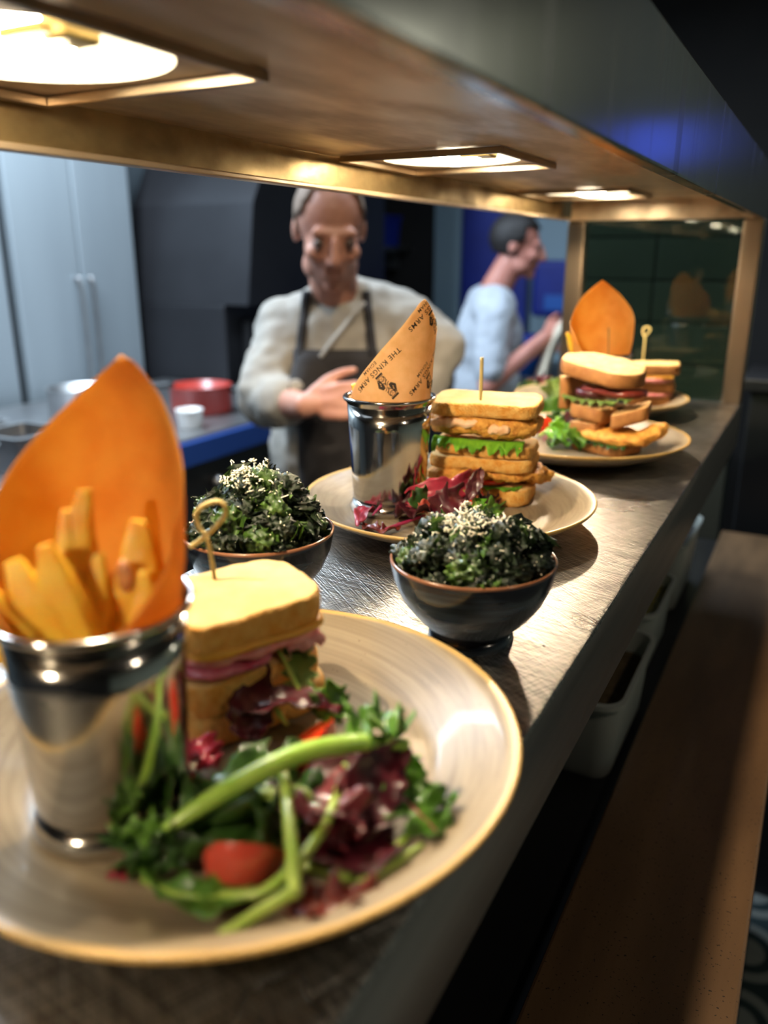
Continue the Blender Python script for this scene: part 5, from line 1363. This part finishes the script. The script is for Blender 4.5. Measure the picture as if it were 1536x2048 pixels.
# --- left cook: leaning over, arms out, hands in front of his apron (local: x image right, -y towards the pass)
o1 = PD(657, 466, 1.80); HZ = o1.z
k1 = thing('person', 'cook in a white chef jacket and dark apron, head bowed behind the pass', 'person', (o1.x, o1.y, 0), YAW)
R1 = Matrix.Rotation(rd(10), 3, 'Z') @ Matrix.Rotation(rd(24), 3, 'X')
hc = Vector((0.004, -0.01, HZ + 0.005))
neck = [('c', (0.012, 0.075, 1.355), 0.062, (0.006, 0.02, 1.455), 0.055)]
shL, shR = Vector((-0.108, 0.10, 1.310)), Vector((0.158, 0.10, 1.338))
elL, elR = Vector((-0.138, -0.02, 1.165)), Vector((0.228, 0.03, 1.255))
wrL, wrR = Vector((-0.045, -0.20, 1.185)), Vector((0.165, -0.12, 1.055))
torso = [('c', (-0.045, 0.11, 1.310), 0.085, (0.095, 0.11, 1.325), 0.085), ('c', (0.02, 0.12, 1.30), 0.125, (0.02, 0.16, 1.10), 0.130), ('e', (-0.03, 0.12, 1.22), (0.115, 0.125, 0.16)), ('e', (0.08, 0.12, 1.22), (0.115, 0.125, 0.16)),
         ('e', (0.02, 0.15, 1.02), (0.175, 0.135, 0.16)), ('e', (0.02, 0.20, 0.88), (0.175, 0.13, 0.13))]
legs = [('c', (-0.07, 0.20, 0.86), 0.090, (-0.08, 0.17, 0.47), 0.062), ('c', (-0.08, 0.17, 0.47), 0.058, (-0.08, 0.22, 0.09), 0.040),
        ('c', (0.11, 0.20, 0.86), 0.090, (0.13, 0.17, 0.47), 0.062), ('c', (0.13, 0.17, 0.47), 0.058, (0.13, 0.22, 0.09), 0.040)]
arms = [('c', shL, 0.058, elL, 0.043), ('c', elL, 0.043, wrL, 0.027), ('c', shR, 0.058, elR, 0.043), ('c', elR, 0.043, wrR, 0.027)]
hands = hand_items(wrL, (0.95, -0.15, 0.15), (0.1, -0.9, 0.4), 0.45, 1.05, 1) + hand_items(wrR, (-0.55, -0.3, -0.7), (0.5, -0.6, 0.2), 0.35, 1.05, -1)
V, F = fuse(head_items(hc, R1, 0.98) + neck + torso + arms + hands + legs, 0.0055, 4)
mesh('body', V, F, M['skin'], k1)
sleeve = [('c', shL, 0.082, elL + Vector((-0.01, 0, 0.015)), 0.073), ('c', elL, 0.070, elL.lerp(wrL, 0.42), 0.058), ('c', shR, 0.082, elR + Vector((0.01, 0, 0.02)), 0.076), ('c', elR, 0.068, elR.lerp(wrR, 0.22), 0.060)]
big = []
for it in torso:
    if it[0] == 'c': big.append(('c', it[1], it[2] + 0.020, it[3], it[4] + 0.020))
    else: big.append(('e', it[1], tuple(k + 0.020 for k in it[2])))
collar = [('c', (-0.045, 0.03, 1.400), 0.020, (0.0, 0.085, 1.425), 0.024), ('c', (0.0, 0.085, 1.425), 0.024, (0.075, 0.045, 1.410), 0.022)]
Vj, Fj = fuse(big + sleeve + collar, 0.010, 5, 0.009, 15)
jk = mesh('jacket', Vj, Fj, M['jacket'], k1)
bv = BVHTree.FromPolygons(Vj, Fj)
lap = []
for i in range(10):
    k = i / 9
    h = bv.ray_cast(Vector((0.075 - 0.10 * k, -1.2, 1.385 - 0.12 * k)), Vector((0, 1, 0)))
    if h[0] is not None: lap.append(h[0] + Vector((0, -0.004, 0)))
mesh('lapel', *tube(lap, 0.010, 8, 20, 0.5), M['jacket'], jk)
ap = mesh('apron', *drape(bv, lin(-0.085, 0.110, 14), lin(0.66, 1.282, 24)), M['apron'], k1, solid=0.004)
for sx, tx in ((-0.072, -0.052), (0.098, 0.082)):
    P = []
    for i in range(12):
        k = i / 11; h = bv.ray_cast(Vector((sx + (tx - sx) * k, -1.2, 1.27 + 0.140 * k)), Vector((0, 1, 0)))
        if h[0] is not None: P.append(h[0] + Vector((0, -0.006, 0)))
    mesh('strap', *tube(P, 0.012, 8, 24, 0.5), M['apron'], ap)
mesh('hair', *hair_mesh(hc, R1, 0.98, 0.110, -0.01, 1.02), M['hair_grey'], k1, solid=0.003)
for q in (-1, 1): mesh('eye', *blob(hc + R1 @ Vector((q * 0.033, -0.083, 0.006)), (0.011, 0.011, 0.011), None, 2), M['eye'], k1)
Vt, Ft = fuse([(a[0], a[1], a[2] + 0.014, a[3], a[4] + 0.022) for a in legs] + [('e', (0.02, 0.20, 0.86), (0.19, 0.145, 0.13))], 0.016, 4, 0.006)
mesh('trousers', Vt, Ft, M['apron'], k1)
mesh('shoe', *fuse([('c', (-0.08, 0.22, 0.045), 0.043, (-0.09, 0.06, 0.038), 0.038), ('c', (0.13, 0.22, 0.045), 0.043, (0.14, 0.06, 0.038), 0.038)], 0.010, 2), M['black'], k1)

# --- right cook, side on, drying something with a cloth (local: faces +x = image right)
o2 = PD(1036, 492, 3.15); HZ2 = o2.z
k2 = thing('person', 'dark-haired cook in a pale blue shirt, side on, holding a beige cloth', 'person', (o2.x, o2.y, 0), YAW)
R2 = Matrix.Rotation(rd(78), 3, 'Z') @ Matrix.Rotation(rd(12), 3, 'X')
hc2 = Vector((0.0, 0.0, HZ2))
nk = [('c', (-0.085, 0.01, HZ2 - 0.175), 0.060, (-0.03, 0.0, HZ2 - 0.07), 0.056)]
T = HZ2 - 0.20
to2 = [('c', (-0.10, -0.13, T - 0.03), 0.070, (-0.10, 0.14, T - 0.03), 0.070), ('e', (-0.10, 0.0, T - 0.16), (0.115, 0.165, 0.18)), ('e', (-0.10, 0.0, T - 0.34), (0.115, 0.150, 0.16)), ('e', (-0.11, 0.0, T - 0.50), (0.115, 0.155, 0.13))]
sL, sR = Vector((-0.10, -0.175, T - 0.05)), Vector((-0.09, 0.175, T - 0.05))
eL, eR = Vector((-0.125, -0.24, T - 0.305)), Vector((-0.06, 0.22, T - 0.30))
wL, wR = Vector((0.085, -0.22, T - 0.125)), Vector((0.12, 0.06, T - 0.20))
ar2 = [('c', sL, 0.052, eL, 0.040), ('c', eL, 0.041, wL, 0.026), ('c', sR, 0.052, eR, 0.040), ('c', eR, 0.041, wR, 0.026)]
lg2 = [('c', (-0.11, -0.08, T - 0.52), 0.088, (-0.08, -0.09, 0.48), 0.060), ('c', (-0.08, -0.09, 0.48), 0.056, (-0.12, -0.09, 0.09), 0.040),
       ('c', (-0.11, 0.08, T - 0.52), 0.088, (-0.08, 0.09, 0.48), 0.060), ('c', (-0.08, 0.09, 0.48), 0.056, (-0.12, 0.09, 0.09), 0.040)]
hd2 = hand_items(wL, (0.8, 0.25, 0.35), (0.1, -0.8, 0.55), 0.6, 1.0, 1) + hand_items(wR, (0.7, -0.4, 0.1), (0.1, 0.2, 0.9), 0.6, 1.0, -1)
V, F = fuse(head_items(hc2, R2, 0.98) + nk + to2 + ar2 + hd2 + lg2, 0.006, 4)
mesh('body', V, F, M['skin_pink'], k2)
big = []
for it in to2:
    if it[0] == 'c': big.append(('c', it[1], it[2] + 0.018, it[3], it[4] + 0.018))
    else: big.append(('e', it[1], tuple(k + 0.020 for k in it[2])))
slv = [('c', sL, 0.074, sL.lerp(eL, 0.78), 0.066), ('c', sR, 0.074, sR.lerp(eR, 0.78), 0.066)]
Vj, Fj = fuse(big + slv, 0.011, 5, 0.008, 14)
mesh('shirt', Vj, Fj, M['shirt'], k2)
mesh('hair', *hair_mesh(hc2, R2, 0.98, 0.075, -0.045, 1.07), M['hair_dark'], k2, solid=0.004)
for q in (-1, 1): mesh('eye', *blob(hc2 + R2 @ Vector((q * 0.032, -0.079, 0.006)), (0.011, 0.011, 0.011), None, 2), M['eye'], k2)
Vt, Ft = fuse([(a[0], a[1], a[2] + 0.014, a[3], a[4] + 0.022) for a in lg2] + [('e', (-0.11, 0, T - 0.56), (0.155, 0.185, 0.17))], 0.016, 4, 0.006)
mesh('trousers', Vt, Ft, M['apron'], k2)
mesh('shoe', *fuse([('c', (-0.13, -0.09, 0.045), 0.043, (0.05, -0.10, 0.038), 0.038), ('c', (-0.13, 0.09, 0.045), 0.043, (0.05, 0.10, 0.038), 0.038)], 0.010, 2), M['black'], k2)
# cloth looped over his hand
def cloth_loop():
    V, F = [], []
    path = catmull([(-0.03, 0.0, -0.36), (-0.01, 0.0, -0.20), (0.04, 0.0, -0.02), (0.105, 0.0, 0.045), (0.155, 0.0, 0.0), (0.175, 0.0, -0.16), (0.15, 0.0, -0.36)], 40)
    for i, p in enumerate(path):
        for j in range(9):
            k = j / 8 - 0.5
            w = 0.10 + 0.03 * math.sin(i * 0.3)
            V.append(p + Vector((0.016 * math.sin(k * 9 + i * 0.2), k * w, 0.01 * math.cos(k * 8))))
    for i in range(39):
        for j in range(8): q = i * 9 + j; F.append((q, q + 9, q + 10, q + 1))
    return V, F
cb = k2.matrix_basis if False else Matrix.Translation((o2.x, o2.y, 0)) @ Matrix.Rotation(YAW, 4, 'Z')
cp = cb @ (wL + Vector((-0.005, -0.02, 0.02)))
ct = mesh('dish_cloth', *cloth_loop(), M['towel'], None, solid=0.012, loc=cp); ct.rotation_euler = (0, 0, YAW)
tag(ct, 'beige cloth hanging from the hand of the side-on cook', 'cloth')
